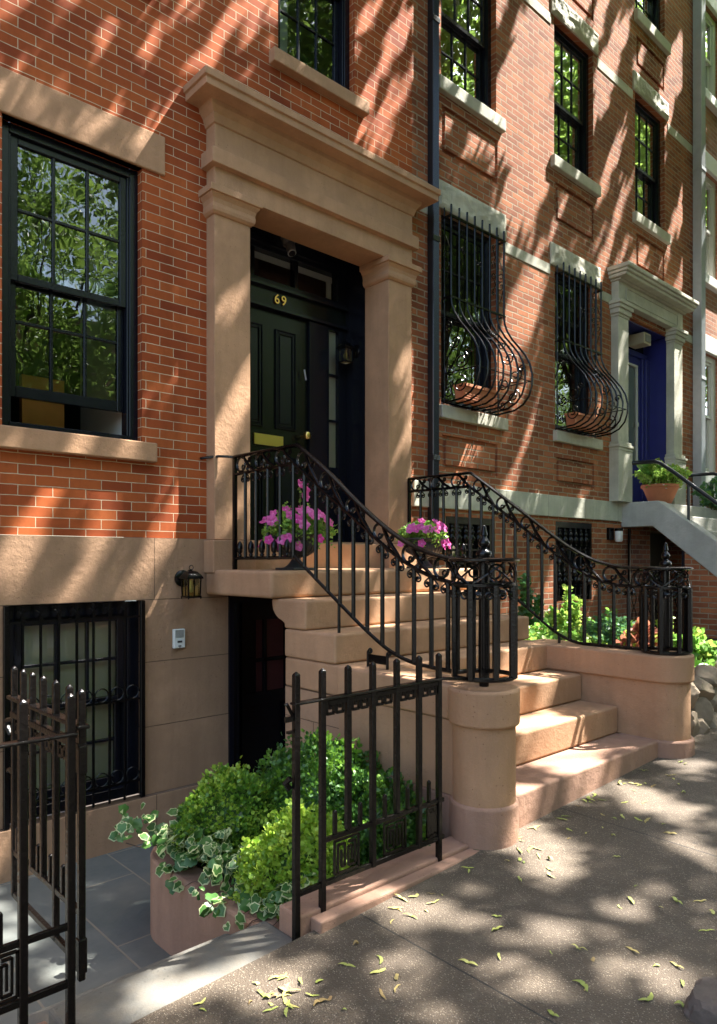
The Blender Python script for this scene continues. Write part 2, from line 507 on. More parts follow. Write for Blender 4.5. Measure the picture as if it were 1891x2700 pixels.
def fast_mesh(name, V, Fn, k, mats, parent=None, origin=None, mi=None, smooth=False):
    """V (N,3) float array, Fn (M,k) index array"""
    o0 = wloc(parent) if parent is not None else Vector(origin or (0, 0, 0))
    V = V - np.array([o0.x, o0.y, o0.z])
    me = bpy.data.meshes.new(name)
    me.vertices.add(len(V)); me.vertices.foreach_set('co', V.astype(np.float32).ravel())
    nf = len(Fn)
    me.loops.add(nf * k); me.loops.foreach_set('vertex_index', Fn.astype(np.int32).ravel())
    me.polygons.add(nf)
    me.polygons.foreach_set('loop_start', np.arange(0, nf * k, k, dtype=np.int32))
    me.polygons.foreach_set('loop_total', np.full(nf, k, dtype=np.int32))
    for m in mats: me.materials.append(M[m])
    if mi is not None: me.polygons.foreach_set('material_index', mi.astype(np.int32))
    me.update(calc_edges=True); me.validate()
    if smooth: me.polygons.foreach_set('use_smooth', [True] * nf)
    ob = bpy.data.objects.new(name, me); COL.objects.link(ob)
    if parent is not None: ob.parent = parent
    else: ob.location = o0
    return ob

# leaf templates: (verts, quads)
LEAF_Q = (np.array([(0, 0, 0), (.32, .38, .06), (0, 1, 0), (-.32, .38, .06)]), np.array([(0, 1, 2, 3)]))
LEAF_F = (np.array([(0, 0, 0), (.34, .3, .1), (.33, .7, .08), (0, 1, -.05), (-.33, .7, .08), (-.34, .3, .1), (0, .5, 0)]),
          np.array([(0, 1, 6, 5), (1, 2, 3, 6), (6, 3, 4, 5)]))
rng = np.random.default_rng(11)

def rand_frames(normals, droop=0.0, spread=.8):
    """orthonormal frames: leaf axis (y) near normal, random roll"""
    n = len(normals)
    a = normals + rng.normal(0, spread, (n, 3)); a[:, 2] -= droop
    a /= np.linalg.norm(a, axis=1)[:, None] + 1e-9
    r = rng.normal(0, 1, (n, 3))
    x = np.cross(a, r); x /= np.linalg.norm(x, axis=1)[:, None] + 1e-9
    z = np.cross(x, a)
    return x, a, z
def scatter(name, tmpl, P, N, size, mats, parent=None, origin=None, spread=.8, droop=0, mi=None):
    tv, tf = tmpl
    x, y, z = rand_frames(N, droop, spread)
    sz = size * rng.uniform(.7, 1.25, len(P)) if np.isscalar(size) else size
    V = P[:, None, :] + (x[:, None, :] * tv[None, :, 0, None] + y[:, None, :] * tv[None, :, 1, None] + z[:, None, :] * tv[None, :, 2, None]) * sz[:, None, None]
    nv = len(tv)
    F = (tf[None, :, :] + (np.arange(len(P)) * nv)[:, None, None]).reshape(-1, tf.shape[1])
    mm = None
    if mi is not None: mm = np.repeat(mi, len(tf))
    return fast_mesh(name, V.reshape(-1, 3), F, tf.shape[1], mats, parent, origin, mm)

def lumpy(theta, phi, seed):
    return 1 + .16 * np.sin(3 * theta + seed) * np.sin(2.3 * phi + seed * 2) + .10 * np.sin(7 * theta + 2 * seed) * np.sin(6 * phi + seed) + .06 * np.sin(13 * theta + seed) * np.sin(11 * phi)
def bush_points(c, r, n, seed, depth=.22, zmin=-.4):
    u = rng.normal(0, 1, (n, 3)); u /= np.linalg.norm(u, axis=1)[:, None]
    u = u[u[:, 2] > zmin]
    th = np.arctan2(u[:, 1], u[:, 0]); ph = np.arccos(np.clip(u[:, 2], -1, 1))
    sub = np.array([noise.noise(Vector(v) * 4.2 + Vector((seed, 0, 0))) + .6 * noise.noise(Vector(v) * 9 + Vector((seed, 5, 0))) for v in u])
    L = lumpy(th, ph, seed) * (1 + .15 * sub) * (1 - depth * rng.random(len(u)) ** 1.6)
    P = np.array(c) + u * np.array(r) * L[:, None]
    return P, u

# ---------------------------------------------------------------- wall with openings
def wall(x0, x1, z0, z1, Y, openings, depth=.07, back=True):
    """openings: (xa, xb, za, zb[, depth]); front sheet at Y with reveals running back"""
    xs = sorted(set([x0, x1] + [v for o in openings for v in o[:2] if x0 < v < x1]))
    zs = sorted(set([z0, z1] + [v for o in openings for v in o[2:4] if z0 < v < z1]))
    mb = MB()
    for i in range(len(xs) - 1):
        for j in range(len(zs) - 1):
            cx = (xs[i] + xs[i + 1]) / 2; cz = (zs[j] + zs[j + 1]) / 2
            if any(o[0] < cx < o[1] and o[2] < cz < o[3] for o in openings): continue
            mb.add([(xs[i], Y, zs[j]), (xs[i + 1], Y, zs[j]), (xs[i + 1], Y, zs[j + 1]), (xs[i], Y, zs[j + 1])], [(0, 1, 2, 3)])
    for o in openings:
        a, b, c, d = o[:4]; dp = o[4] if len(o) > 4 else depth
        Yb = Y + dp
        a_, b_, c_, d_ = max(a, x0), min(b, x1), max(c, z0), min(d, z1)
        if a >= x0: mb.add([(a, Y, c_), (a, Y, d_), (a, Yb, d_), (a, Yb, c_)], [(0, 1, 2, 3)])
        if b <= x1: mb.add([(b, Y, c_), (b, Yb, c_), (b, Yb, d_), (b, Y, d_)], [(0, 1, 2, 3)])
        if c > z0: mb.add([(a_, Y, c), (a_, Yb, c), (b_, Yb, c), (b_, Y, c)], [(0, 1, 2, 3)])
        if d < z1: mb.add([(a_, Y, d), (b_, Y, d), (b_, Yb, d), (a_, Yb, d)], [(0, 1, 2, 3)])
    return mb

def rough_block(x0, x1, y0, y1, z0, z1, amp=.02, step=.045, seed=0):
    """rock-faced stone: front face (y0) broken up, fixed edges"""
    mb = MB()
    nx = max(2, int((x1 - x0) / step)); nz = max(2, int((z1 - z0) / step))
    vs = []
    for j in range(nz + 1):
        for i in range(nx + 1):
            x = x0 + (x1 - x0) * i / nx; z = z0 + (z1 - z0) * j / nz
            e = min(i, nx - i, j * 1.2, (nz - j) * 1.2)
            h = 0 if e < .5 else amp * min(1, e / 2) * (.8 + 1.1 * noise.noise(Vector((x * 5 + seed, seed, z * 6))) + .5 * noise.noise(Vector((x * 15 + seed, 3, z * 17))))
            vs.append((x, y0 - max(h, -.004), z))
    fs = [(j * (nx + 1) + i, j * (nx + 1) + i + 1, (j + 1) * (nx + 1) + i + 1, (j + 1) * (nx + 1) + i) for j in range(nz) for i in range(nx)]
    mb.add(vs, fs)
    b = [(x0, y0, z0), (x1, y0, z0), (x1, y0, z1), (x0, y0, z1), (x0, y1, z0), (x1, y1, z0), (x1, y1, z1), (x0, y1, z1)]
    mb.add(b, [(0, 4, 5, 1), (1, 5, 6, 2), (2, 6, 7, 3), (3, 7, 4, 0), (4, 7, 6, 5)])
    return mb

def room(parent, x0, x1, z0, z1, Y, depth=1.6, mat='dark_room'):
    mb = MB()
    e = .04
    x0 -= e; x1 += e; z0 -= e; z1 += e; y1 = Y + depth
    mb.add([(x0, Y, z0), (x1, Y, z0), (x1, Y, z1), (x0, Y, z1), (x0, y1, z0), (x1, y1, z0), (x1, y1, z1), (x0, y1, z1)],
           [(0, 4, 5, 1), (1, 5, 6, 2), (2, 6, 7, 3), (3, 7, 4, 0), (4, 7, 6, 5)])
    return mb.build('room_interior', mat, parent, fix=False)

def sash(parent, x0, x1, z0, z1, Y, cols, rows, mat, rail=.045, mun=.02, thick=.035, bottom=None, glass='window_glass', mrows=None):
    mb = MB()
    b = bottom or rail
    y0, y1 = Y, Y + thick
    mb.box(x0, x0 + rail, y0, y1, z0, z1); mb.box(x1 - rail, x1, y0, y1, z0, z1)
    mb.box(x0 + rail, x1 - rail, y0, y1, z0, z0 + b); mb.box(x0 + rail, x1 - rail, y0, y1, z1 - rail, z1)
    gx0, gx1, gz0, gz1 = x0 + rail, x1 - rail, z0 + b, z1 - rail
    for i in range(1, cols):
        x = gx0 + (gx1 - gx0) * i / cols
        mb.box(x - mun / 2, x + mun / 2, y0 + .004, y1 - .002, gz0, gz1)
    for j in range(1, rows):
        z = gz0 + (gz1 - gz0) * j / rows
        mb.box(gx0, gx1, y0 + .006, y1 - .004, z - mun / 2, z + mun / 2)
    o = mb.build('sash', mat, parent, bevel=.003, seg=1)
    g = MB().add([(gx0, Y + thick / 2, gz0), (gx1, Y + thick / 2, gz0), (gx1, Y + thick / 2, gz1), (gx0, Y + thick / 2, gz1)], [(0, 1, 2, 3)])
    g.build('glass', glass, parent, fix=False)
    return o

def window(house, x0, x1, z0, z1, Y, mat, cols=3, rows=2, lower=None, fw=.06, meet=None, raised=0, glass='window_glass', lcols=None, lrows=None, rdepth=1.5, rmat='dark_room'):
    """window part: outer frame; sub-parts sash x2, glass x2, room_interior"""
    fr = MB()
    fr.box(x0, x0 + fw, Y, Y + .12, z0, z1); fr.box(x1 - fw, x1, Y, Y + .12, z0, z1)
    fr.box(x0 + fw, x1 - fw, Y, Y + .12, z1 - fw, z1); fr.box(x0 + fw, x1 - fw, Y - .004, Y + .12, z0, z0 + fw * .8)
    fr.box(x0 + fw, x0 + fw + .014, Y + .012, Y + .1, z0 + fw * .8, z1 - fw); fr.box(x1 - fw - .014, x1 - fw, Y + .012, Y + .1, z0 + fw * .8, z1 - fw)
    w = fr.build('window', mat, house, bevel=.003, seg=1)
    m = meet or (z0 + z1) / 2
    sash(w, x0 + fw + .014, x1 - fw - .014, m - .02, z1 - fw, Y + .025, cols, rows, mat, glass=glass)
    sash(w, x0 + fw + .014, x1 - fw - .014, z0 + fw * .8 + raised, m + .02 + raised, Y + .065, lcols or cols, lrows or rows, mat, glass=glass, bottom=.07)
    room(w, x0 + fw, x1 - fw, z0, z1, Y + .121, rdepth, rmat)
    return w

YW = 4.62
# ================================================================= SETTING
def gz(x, y):           # pavement height
    return .08 + .044 * (x - 3.0) + .02 * (y - 2.12)
mb = MB()
nx = 60
vs = []; fs = []
for i in range(nx + 1):
    x = -20 + 60 * i / nx
    for y in (-2.6, 2.14): vs.append((x, y, gz(x, y)))
for i in range(nx): fs.append((2 * i, 2 * i + 2, 2 * i + 3, 2 * i + 1))
mb.add(vs, fs)
tag(mb.build('pavement', 'pavement', fix=False), 'grey brown pebbly concrete pavement with scored joints', 'pavement', kind='structure')
mb = MB(); mb.add([(-20, -2.75, -1.1), (40, -2.75, 1.5), (40, -2.6, 1.5), (-20, -2.6, -1.1), (-20, -2.75, -1.25), (40, -2.75, 1.38)], [(0, 1, 2, 3), (0, 4, 5, 1)])
tag(mb.build('kerb', 'grey_stone', fix=False), 'stone kerb along the street edge', 'kerb', kind='structure')
mb = MB(); mb.add([(-20, -11, -1.3), (40, -11, 1.34), (40, -2.75, 1.37), (-20, -2.75, -1.26)], [(0, 1, 2, 3)])
tag(mb.build('road', 'asphalt', fix=False), 'asphalt street in front of the houses', 'road', kind='structure')
mb = MB(); mb.add([(-300, -300, -3), (300, -300, -3), (300, 300, -3), (-300, 300, -3)], [(0, 1, 2, 3)])
tag(mb.build('ground', 'soil', fix=False), 'bare ground reaching to the horizon', 'ground', kind='structure')
# sunken flagstone yard
mb = MB(); mb.add([(-3, 2.1, -.48), (2.9, 2.1, -.48), (2.9, 4.63, -.48), (-3, 4.63, -.48)], [(0, 1, 2, 3)])
mb.add([(-3, 2.13, -.48), (2.9, 2.13, -.48), (2.9, 2.13, .05), (-3, 2.13, -.2)], [(3, 2, 1, 0)])
tag(mb.build('sunken_yard', 'flagstones', fix=False), 'sunken yard floor of bluestone flags', 'yard', kind='structure')
mb = MB(); mb.add([(4.98, 2.25, .44), (9.0, 2.25, .5), (9.0, 4.63, .5), (4.98, 4.63, .5)], [(0, 1, 2, 3)])
mb.add([(9.0, 2.1, .2), (12.5, 2.1, .35), (12.5, 4.63, .2), (9.0, 4.63, .2)], [(0, 1, 2, 3)])
tag(mb.build('garden_bed', 'soil', fix=False), 'dark soil bed before the neighbouring house', 'soil', kind='structure')
# entry step into yard
mb = MB()
mb.box(.84, 1.70, 2.085, 2.40, -.16, -.012)
mb.box(.84, 1.70, 2.401, 2.68, -.32, -.17)
tag(mb.build('entry_step', 'bluestone', bevel=.012, origin=(1.25, 2.1, -.3)), 'worn bluestone steps down into the sunken yard at the gate', 'step')

# ================================================================= OUR HOUSE
house = thing('brick_townhouse', (2.5, YW, 0), 'red brick townhouse with brownstone base and columned doorway, number 69', 'house')
W1 = (1.352, 2.25, 2.25, 4.135)
W2 = (3.40, 4.225, 5.455, 7.3)
DOOR = (3.06, 4.55, 1.36, 4.40)
BW = (1.353, 2.25, -.17, 1.172)
BD = (2.93, 4.6, -.48, 1.2)
op = [W1, W2, DOOR, (-1.2, -.3, 2.25, 4.135), (-1.2, -.3, 5.455, 7.3), (1.352, 2.25, 5.455, 7.3)]
mb = wall(-3.2, 4.955, 1.60, 10.5, YW, op)
mb.add([(4.955, YW, 1.6), (4.955, YW + .6, 1.6), (4.955, YW + .6, 10.5), (4.955, YW, 10.5)], [(0, 1, 2, 3)])
mb.build('brick_wall', 'brick_red', house, fix=False)
MB().add([(-3.2, YW + .3, 10.5), (12.5, YW + .3, 10.5), (12.5, YW + 6, 10.5), (-3.2, YW + 6, 10.5)], [(0, 1, 2, 3)]).build('roof', 'dark_grey', house, fix=False)
mb = wall(-3.2, 4.955, -.17, 1.598, YW - .012, [(BW[0], BW[1], -.17, BW[3], .1), (BD[0], BD[1], -.48, BD[3], .28)])
mb.add([(-3.2, YW - .012, 1.598), (4.955, YW - .012, 1.598), (4.955, YW, 1.598), (-3.2, YW, 1.598)], [(0, 1, 2, 3)])
mb.build('brownstone_wall', 'brownstone_wall', house, fix=False)
MB().box(-3.2, 2.928, YW - .045, YW + .05, -.5, -.172).build('base_course', 'brownstone_wall', house, bevel=.006)
MB().box(-3.2, 4.95, YW + .02, YW + .05, -.6, -.17)
# lintels and sills
def lintel(x0, x1, z0, z1, mat='brownstone', p=.02, par=house, name='lintel'):
    return MB().box(x0, x1, YW - p, YW + .07, z0, z1).build(name, mat, par, bevel=.008)
lintel(1.18, 2.415, 4.135, 4.405, p=.018)
lintel(3.23, 4.40, 7.3, 7.57)
lintel(1.18, 2.415, 7.3, 7.57)
MB().box(1.24, 2.335, YW - .06, YW + .07, 2.118, 2.25).build('sill', 'brownstone', house, bevel=.008)
MB().box(3.31, 4.335, YW - .075, YW + .07, 5.345, 5.455).build('sill', 'brownstone', house, bevel=.008)
MB().box(1.26, 2.335, YW - .075, YW + .07, 5.345, 5.455).build('sill', 'brownstone', house, bevel=.008)
wp = window(house, *W1, YW + .065, 'black_paint', raised=.17, meet=3.20, rdepth=2.2)
tag(wp, 'tall black sash window of the parlour floor, its lower sash raised a little')
MB().box(2.20, 2.23, YW + .20, YW + .95, 2.2, 4.2).build('curtain', 'white_curtain', wp)
MB().box(1.72, 2.02, YW + .80, YW + .86, 2.2, 2.78).build('lamplit_panel', 'orange_lamplit', wp)  # added panel, its orange stands in for a lamplit interior
w2_ = window(house, *W2, YW + .065, 'black_paint')
MB().box(3.48, 3.72, YW + .30, YW + .31, 5.5, 7.2).build('curtain', 'white_curtain', w2_)
window(house, 1.352, 2.25, 5.455, 7.3, YW + .065, 'black_paint')
window(house, -1.2, -.3, 2.25, 4.135, YW + .065, 'black_paint')
window(house, -1.2, -.3, 5.455, 7.3, YW + .065, 'black_paint')
# basement window: wood frame, 3x2 sashes, pale blind behind
bw = window(house, BW[0] + .002, BW[1] - .002, -.165, 1.165, YW + .045, 'black_paint', glass='window_glass_clear', meet=.50, fw=.085, rows=2, rdepth=.9)
tag(bw, 'basement sash window with pale green blind behind black frame')
MB().box(1.42, 2.16, YW + .155, YW + .16, -.1, 1.1).build('blind', 'blind_cloth', bw)

# ---- doorway surround (brownstone)
def pilaster(xa, xb):
    pp = MB().box(xa, xb, 4.51, 4.82, 1.592, 3.95).build('pilaster', 'brownstone', house, bevel=.006)
    MB().box(xa - .03, xb + .03, 4.475, 4.822, 1.352, 1.59).build('plinth', 'brownstone', pp, bevel=.008)
    cap = MB()
    # capital: neck, cove, fillet (stacked frusta)
    prof = [(0, 3.948), (.012, 3.952), (.026, 3.968), (.030, 3.99), (.027, 4.02), (.034, 4.05), (.052, 4.075), (.052, 4.082), (.068, 4.084), (.068, 4.131)]
    vs = []; fs = []
    for (e, z) in prof:
        vs += [(xa - e, 4.51 - e, z), (xb + e, 4.51 - e, z), (xb + e, 4.82, z), (xa - e, 4.82, z)]
    for i in range(len(prof) - 1):
        for k in range(4):
            a = i * 4 + k; b = i * 4 + (k + 1) % 4
            fs.append((a, b, b + 4, a + 4))
    fs.append((0, 3, 2, 1)); t = (len(prof) - 1) * 4; fs.append((t, t + 1, t + 2, t + 3))
    cap.add(vs, fs)
    cap.build('capital', 'brownstone', pp, bevel=.003)
    return pp
tag(pilaster(2.752, 3.062), None)
pilaster(4.535, 4.835)
ent = MB()
xa, xb = 2.752, 4.835
prof = [(0, 4.132), (0, 4.292), (.045, 4.297), (.045, 4.405), (.032, 4.412), (.004, 4.416), (0, 4.60), (.012, 4.604), (.03, 4.66), (.06, 4.70), (.065, 4.732), (.172, 4.735), (.172, 4.785), (.188, 4.790), (.188, 4.838), (.10, 4.90), (-.1, 4.93)]
vs = []; fs = []
for (e, z) in prof:
    vs += [(xa - e, 4.505 - e, z), (xb + e, 4.505 - e, z), (xb + e, YW + .02, z), (xa - e, YW + .02, z)]
for i in range(len(prof) - 1):
    for k in range(4):
        a = i * 4 + k; b = i * 4 + (k + 1) % 4
        fs.append((a, b, b + 4, a + 4))
fs.append((0, 3, 2, 1)); t = (len(prof) - 1) * 4; fs.append((t, t + 1, t + 2, t + 3))
ent.add(vs, fs); ent.box(3.05, 4.54, YW, 4.82, 4.1325, 4.5)
ent.build('entablature', 'brownstone', house, bevel=.004)
MB().box(3.063, 4.534, 4.56, 5.2, 1.352, 1.585).build('doorstep', 'brownstone', house, bevel=.01)

# ---- door recess, all black painted joinery
rec = MB()
rec.add([(4.552, 4.822, 1.58), (4.552, 5.2, 1.58), (4.552, 5.2, 4.225), (4.552, 4.822, 4.225)], [(0, 1, 2, 3)])
rec.add([(3.05, 4.822, 1.58), (3.05, 5.2, 1.58), (3.05, 5.2, 4.225), (3.05, 4.822, 4.225)], [(0, 3, 2, 1)])
rec.add([(3.05, 4.822, 4.225), (4.552, 4.822, 4.225), (4.552, 5.2, 4.225), (3.05, 5.2, 4.225)], [(0, 1, 2, 3)])
rec.box(4.542, 4.551, 4.835, 4.86, 1.586, 4.35); rec.box(4.542, 4.551, 5.04, 5.06, 1.586, 4.35)
rec.box(4.544, 4.551, 4.86, 5.04, 1.60, 1.75)
rc = rec.build('door_surround', 'black_paint', house, fix=False)
fr = MB()
YD = 5.10
# posts, transom bars, transom mullions
fr.box(3.05, 3.22, YD, YD + .08, 1.586, 3.62); fr.box(4.10, 4.330, YD - .01, YD + .08, 1.586, 3.62)
fr.box(4.46, 4.55, YD, YD + .08, 1.586, 3.62); fr.box(4.335, 4.46, YD, YD + .08, 1.586, 2.31); fr.box(4.335, 4.46, YD, YD + .08, 3.595, 3.62)
fr.box(3.05, 4.55, YD - .035, YD + .08, 3.622, 3.655)
fr.box(3.05, 4.55, YD - .045, YD + .08, 3.80, 3.835); fr.box(3.05, 4.55, YD - .015, YD + .08, 3.837, 3.875)
fr.box(3.05, 4.55, YD - .005, YD + .08, 4.125, 4.36); fr.box(3.05, 4.55, YD - .03, YD - .006, 4.165, 4.195)
fr.box(4.44, 4.55, YD - .005, YD + .08, 3.876, 4.124)
for x in (3.488, 3.958): fr.box(x - .02, x + .02, YD, YD + .07, 3.876, 4.124)
fr.box(3.05, 3.12, YD, YD + .07, 3.876, 4.124)
for z in (2.75, 3.18): fr.box(4.335, 4.46, YD + .01, YD + .06, z - .01, z + .01)
fr.box(4.315, 4.325, YD - .02, YD - .011, 2.28, 3.6)
fr.build('joinery', 'black_paint', rc, bevel=.004)
MB().box(3.05, 4.55, YD - .002, YD + .05, 3.657, 3.798).build('frieze_board', 'black_paint_tree_tint', rc)
MB().add([(3.12, YD + .05, 3.876), (4.44, YD + .05, 3.876), (4.44, YD + .05, 4.124), (3.12, YD + .05, 4.124)], [(0, 1, 2, 3)]).build('transom_glass', 'window_glass_clear', rc, fix=False)
MB().add([(4.335, YD + .045, 2.31), (4.46, YD + .045, 2.31), (4.46, YD + .045, 3.6), (4.335, YD + .045, 3.6)], [(0, 1, 2, 3)]).build('sidelight_glass', 'window_glass_clear', rc, fix=False)
room(rc, 3.06, 4.54, 1.55, 5.0, YD + .09, 1.4, 'hall_paint')
lt = MB(); lt.box(3.12, 4.44, YD + .075, YD + .085, 4.07, 4.124); lt.box(4.37, 4.43, YD + .075, YD + .085, 3.876, 4.07); lt.box(4.336, 4.46, YD + .047, YD + .052, 2.31, 3.6)
lt.build('inner_trim', 'white_curtain', rc)
dr = MB()
dr.box(3.222, 4.098, YD + .025, YD + .075, 1.588, 3.618)
door = dr.build('front_door', 'black_paint_tree_tint', house, bevel=.004)
tag(door, 'black panelled front door with brass mail slot')
for (a, b, c, d) in ((3.36, 3.60, 2.60, 3.482), (3.735, 3.96, 2.60, 3.475), (3.36, 3.60, 1.75, 2.36), (3.735, 3.96, 1.75, 2.36)):
    pn = MB()
    for k, (e, h) in enumerate(((0, .018), (.016, .010), (.028, .014))):
        a_, b_, c_, d_ = a + e, b - e, c + e, d - e
        w = .010
        y0 = YD + .025 - h
        pn.box(a_, a_ + w, y0, YD + .026, c_, d_); pn.box(b_ - w, b_, y0, YD + .026, c_, d_)
        pn.box(a_ + w, b_ - w, y0, YD + .026, c_, c_ + w); pn.box(a_ + w, b_ - w, y0, YD + .026, d_ - w, d_)
    pn.box(a + .05, b - .05, YD + .016, YD + .026, c + .05, d - .05)
    pn.build('door_panel', 'black_paint', door, bevel=.003)
ms = MB(); ms.box(3.51, 3.818, YD + .008, YD + .024, 2.44, 2.535)
mso = ms.build('mail_slot', 'brass', door, bevel=.003)
MB().tube([(4.03, YD + .02, 2.56), (4.03, YD - .04, 2.56)], .012, 8).lathe([(0, -.035), (.028, -.03), (.036, 0), (.028, .03), (0, .035)], (4.03, YD - .06, 2.56), 12).build('door_knob', 'brass', door)
ms2 = MB(); ms2.box(3.535, 3.793, YD - .002, YD + .0075, 2.462, 2.513); ms2.box(3.535, 3.793, YD - .006, YD - .0025, 2.505, 2.513)
# number 69
def digits(txt, x, y, z, size, mat, parent, name='house_number', ext=.006, depth_rot=0):
    cu = bpy.data.curves.new(name, 'FONT'); cu.body = txt; cu.size = size; cu.extrude = ext; cu.bevel_depth = .002; cu.space_character = 1.25
    tmp = bpy.data.objects.new('tmp', cu); COL.objects.link(tmp)
    dg = bpy.context.evaluated_depsgraph_get()
    me = bpy.data.meshes.new_from_object(tmp.evaluated_get(dg))
    bpy.data.objects.remove(tmp)
    me.transform(Matrix.Rotation(pi / 2, 4, 'X'))
    o0 = wloc(parent)
    me.transform(Matrix.Translation(Vector((x, y, z)) - o0))
    me.materials.clear(); me.materials.append(M[mat])
    o = bpy.data.objects.new(name, me); COL.objects.link(o); o.parent = parent
    return o
digits('69', 3.70, YD - .012, 3.686, .118, 'copper_gold', rc)

# ---- basement entrance beneath the stoop
be = MB()
be.box(2.931, 2.97, YW - .03, YW + .29, -.48, 1.199); be.box(2.971, 4.6, YW + .0, YW + .1, 1.12, 1.199)
be.box(3.03, 3.05, YW + .02, YW + .06, -.48, 1.12)
beo = be.build('basement_door_frame', 'black_paint', house)
bdm = MB(); bdm.box(3.05, 4.6, YW + .34, YW + .38, -.48, 1.19)
bdo = bdm.build('basement_door', 'black_paint', beo)
bdm = MB().box(3.26, 3.30, YW + .30, YW + .339, -.48, 1.1); bdm.box(3.70, 3.74, YW + .30, YW + .339, -.48, 1.1); bdm.box(3.48, 3.51, YW + .31, YW + .339, .35, .95); bdm.box(3.30, 3.70, YW + .31, YW + .339, .60, .63)
bdm.box(3.30, 3.70, YW + .30, YW + .339, .95, 1.1); bdm.box(3.30, 3.70, YW + .30, YW + .339, .25, .35)
bdm.build('door_rails', 'black_paint', beo)
MB().box(3.42, 3.70, YW + .332, YW + .338, .35, .95).build('red_drape', 'red_curtain', beo)

# ================================================================= STOOP
stoop = thing('stone_stoop', (3.8, 2.9, .1), 'brownstone stoop of seven steps with round-ended cheek walls, below the black door', 'stoop')
XL, XR = 2.80, 4.80
CLX, CLY, CRX, CRY = 2.885, 2.20, 4.81, 2.15
CI_L, CI_R = 3.05, 4.62
nose = [(3.79, 1.375), (3.51, 1.19), (3.23, 1.005), (2.955, .82), (2.675, .632), (2.40, .446), (2.12, .26)]
def stadium(xc, r, yc, yb, z0, z1, n=20):
    poly = [(xc + r * math.cos(a), yc + r * math.sin(a)) for a in [pi + pi * i / n for i in range(n + 1)]]
    poly += [(xc + r, yb), (xc - r, yb)]
    return MB().prism(poly, 'Z', z0, z1)
MB().box(2.735, XR + .03, 3.79, YW - .012, 1.195, 1.375).build('landing_slab', 'brownstone', stoop, bevel=.022, seg=3)
# bracketed second step (visible from the side, with a curved underside)
def side_profile(y0, y1, z0, z1):
    p = [(y0, z1), (y1, z1)]
    p += [(y1 - .01 * i, z0 + .06 + (.125) * (1 - math.sin(pi / 2 * i / 8)) * 0 + 0) for i in ()]
    return p
poly = [(3.51, 1.191), (3.51, 1.006), (3.735, 1.006), (3.735, 1.035), (3.76, 1.048), (3.80, 1.062), (3.835, 1.085), (3.86, 1.115), (3.87, 1.15), (3.872, 1.191)]
MB().prism(poly, 'X', XL - .005, XR + .02).build('step', 'brownstone', stoop, bevel=.016, seg=3)
MB().box(XL - .005, XR + .02, 3.23, 3.733, .822, 1.003).build('step', 'brownstone', stoop, bevel=.016, seg=3)
MB().box(XL, XR, 2.957, 3.732, .636, .819).build('step', 'brownstone', stoop, bevel=.014, seg=3)
MB().box(CI_L - .02, CI_R + .02, 2.675, 3.5, .45, .632).build('step', 'brownstone', stoop, bevel=.014, seg=3)
MB().box(CI_L - .02, CI_R + .02, 2.40, 3.3, .264, .446).build('step', 'brownstone', stoop, bevel=.014, seg=3)
mb = MB(); mb.box(CI_L - .02, CI_R + .03, 2.12, 3.1, -.25, .26)
mb.build('step', 'brownstone_red', stoop, bevel=.014, seg=3)
# stringer walls
MB().box(XL + .005, XL + .2, 2.3, 3.732, -.5, .634).build('stringer_wall', 'brownstone_ashlar', stoop)
MB().box(XR - .12, XR + .005, 2.3, 3.732, -.5, .634).build('stringer_wall', 'brownstone_ashlar', stoop)
def pier(xc, r, yc, z0, z1, xin, yb, n=40):
    """round pier whose wall behind is set back on the outer side"""
    a0 = math.acos(min(1, (xc - xin) / r))
    angs = [(pi + a0 * -1) + (2 * a0 + 0) * 0 for _ in ()]
    st = pi - a0                       # leave the circle where it meets the set-back wall plane
    poly = [(xc + r * math.cos(a), yc + r * math.sin(a)) for a in [st + (2 * pi - st) * i / n for i in range(n + 1)]]
    poly += [(xc + r, yb), (xin, yb)]
    return MB().prism(poly, 'Z', z0, z1)
for (xc, yc, r) in ((CLX, CLY, .175), (CRX, CRY, .178)):
    if xc < 4:
        c = pier(xc, r, yc, .638, .818, 2.79, 3.21).build('cheek_cap', 'brownstone', stoop, bevel=.014, seg=3)
        d = pier(xc, r - .020, yc, .262, .637, 2.80, 3.2).build('cheek_drum', 'brownstone', stoop)
        b = pier(xc, r - .006, yc, -.3, .262, 2.80, 2.9).build('cheek_base', 'brownstone_red', stoop, bevel=.014, seg=3)
    else:
        c = stadium(xc, r, yc, 3.21, .638, .818).build('cheek_cap', 'brownstone', stoop, bevel=.014, seg=3)
        d = stadium(xc, r - .022, yc, 3.2, .262, .637).build('cheek_drum', 'brownstone', stoop)
        b = stadium(xc, r + .002, yc, 2.4, -.3, .262).build('cheek_base', 'brownstone_red', stoop, bevel=.014, seg=3)
    for o in (c, d, b):
        for p in o.data.polygons: p.use_smooth = True
        o.data.set_sharp_from_angle(angle=R(40))
# bottom block at the right end of the first step
MB().box(CI_R + .031, CI_R + .2, 2.13, 2.4, -.1, .259)

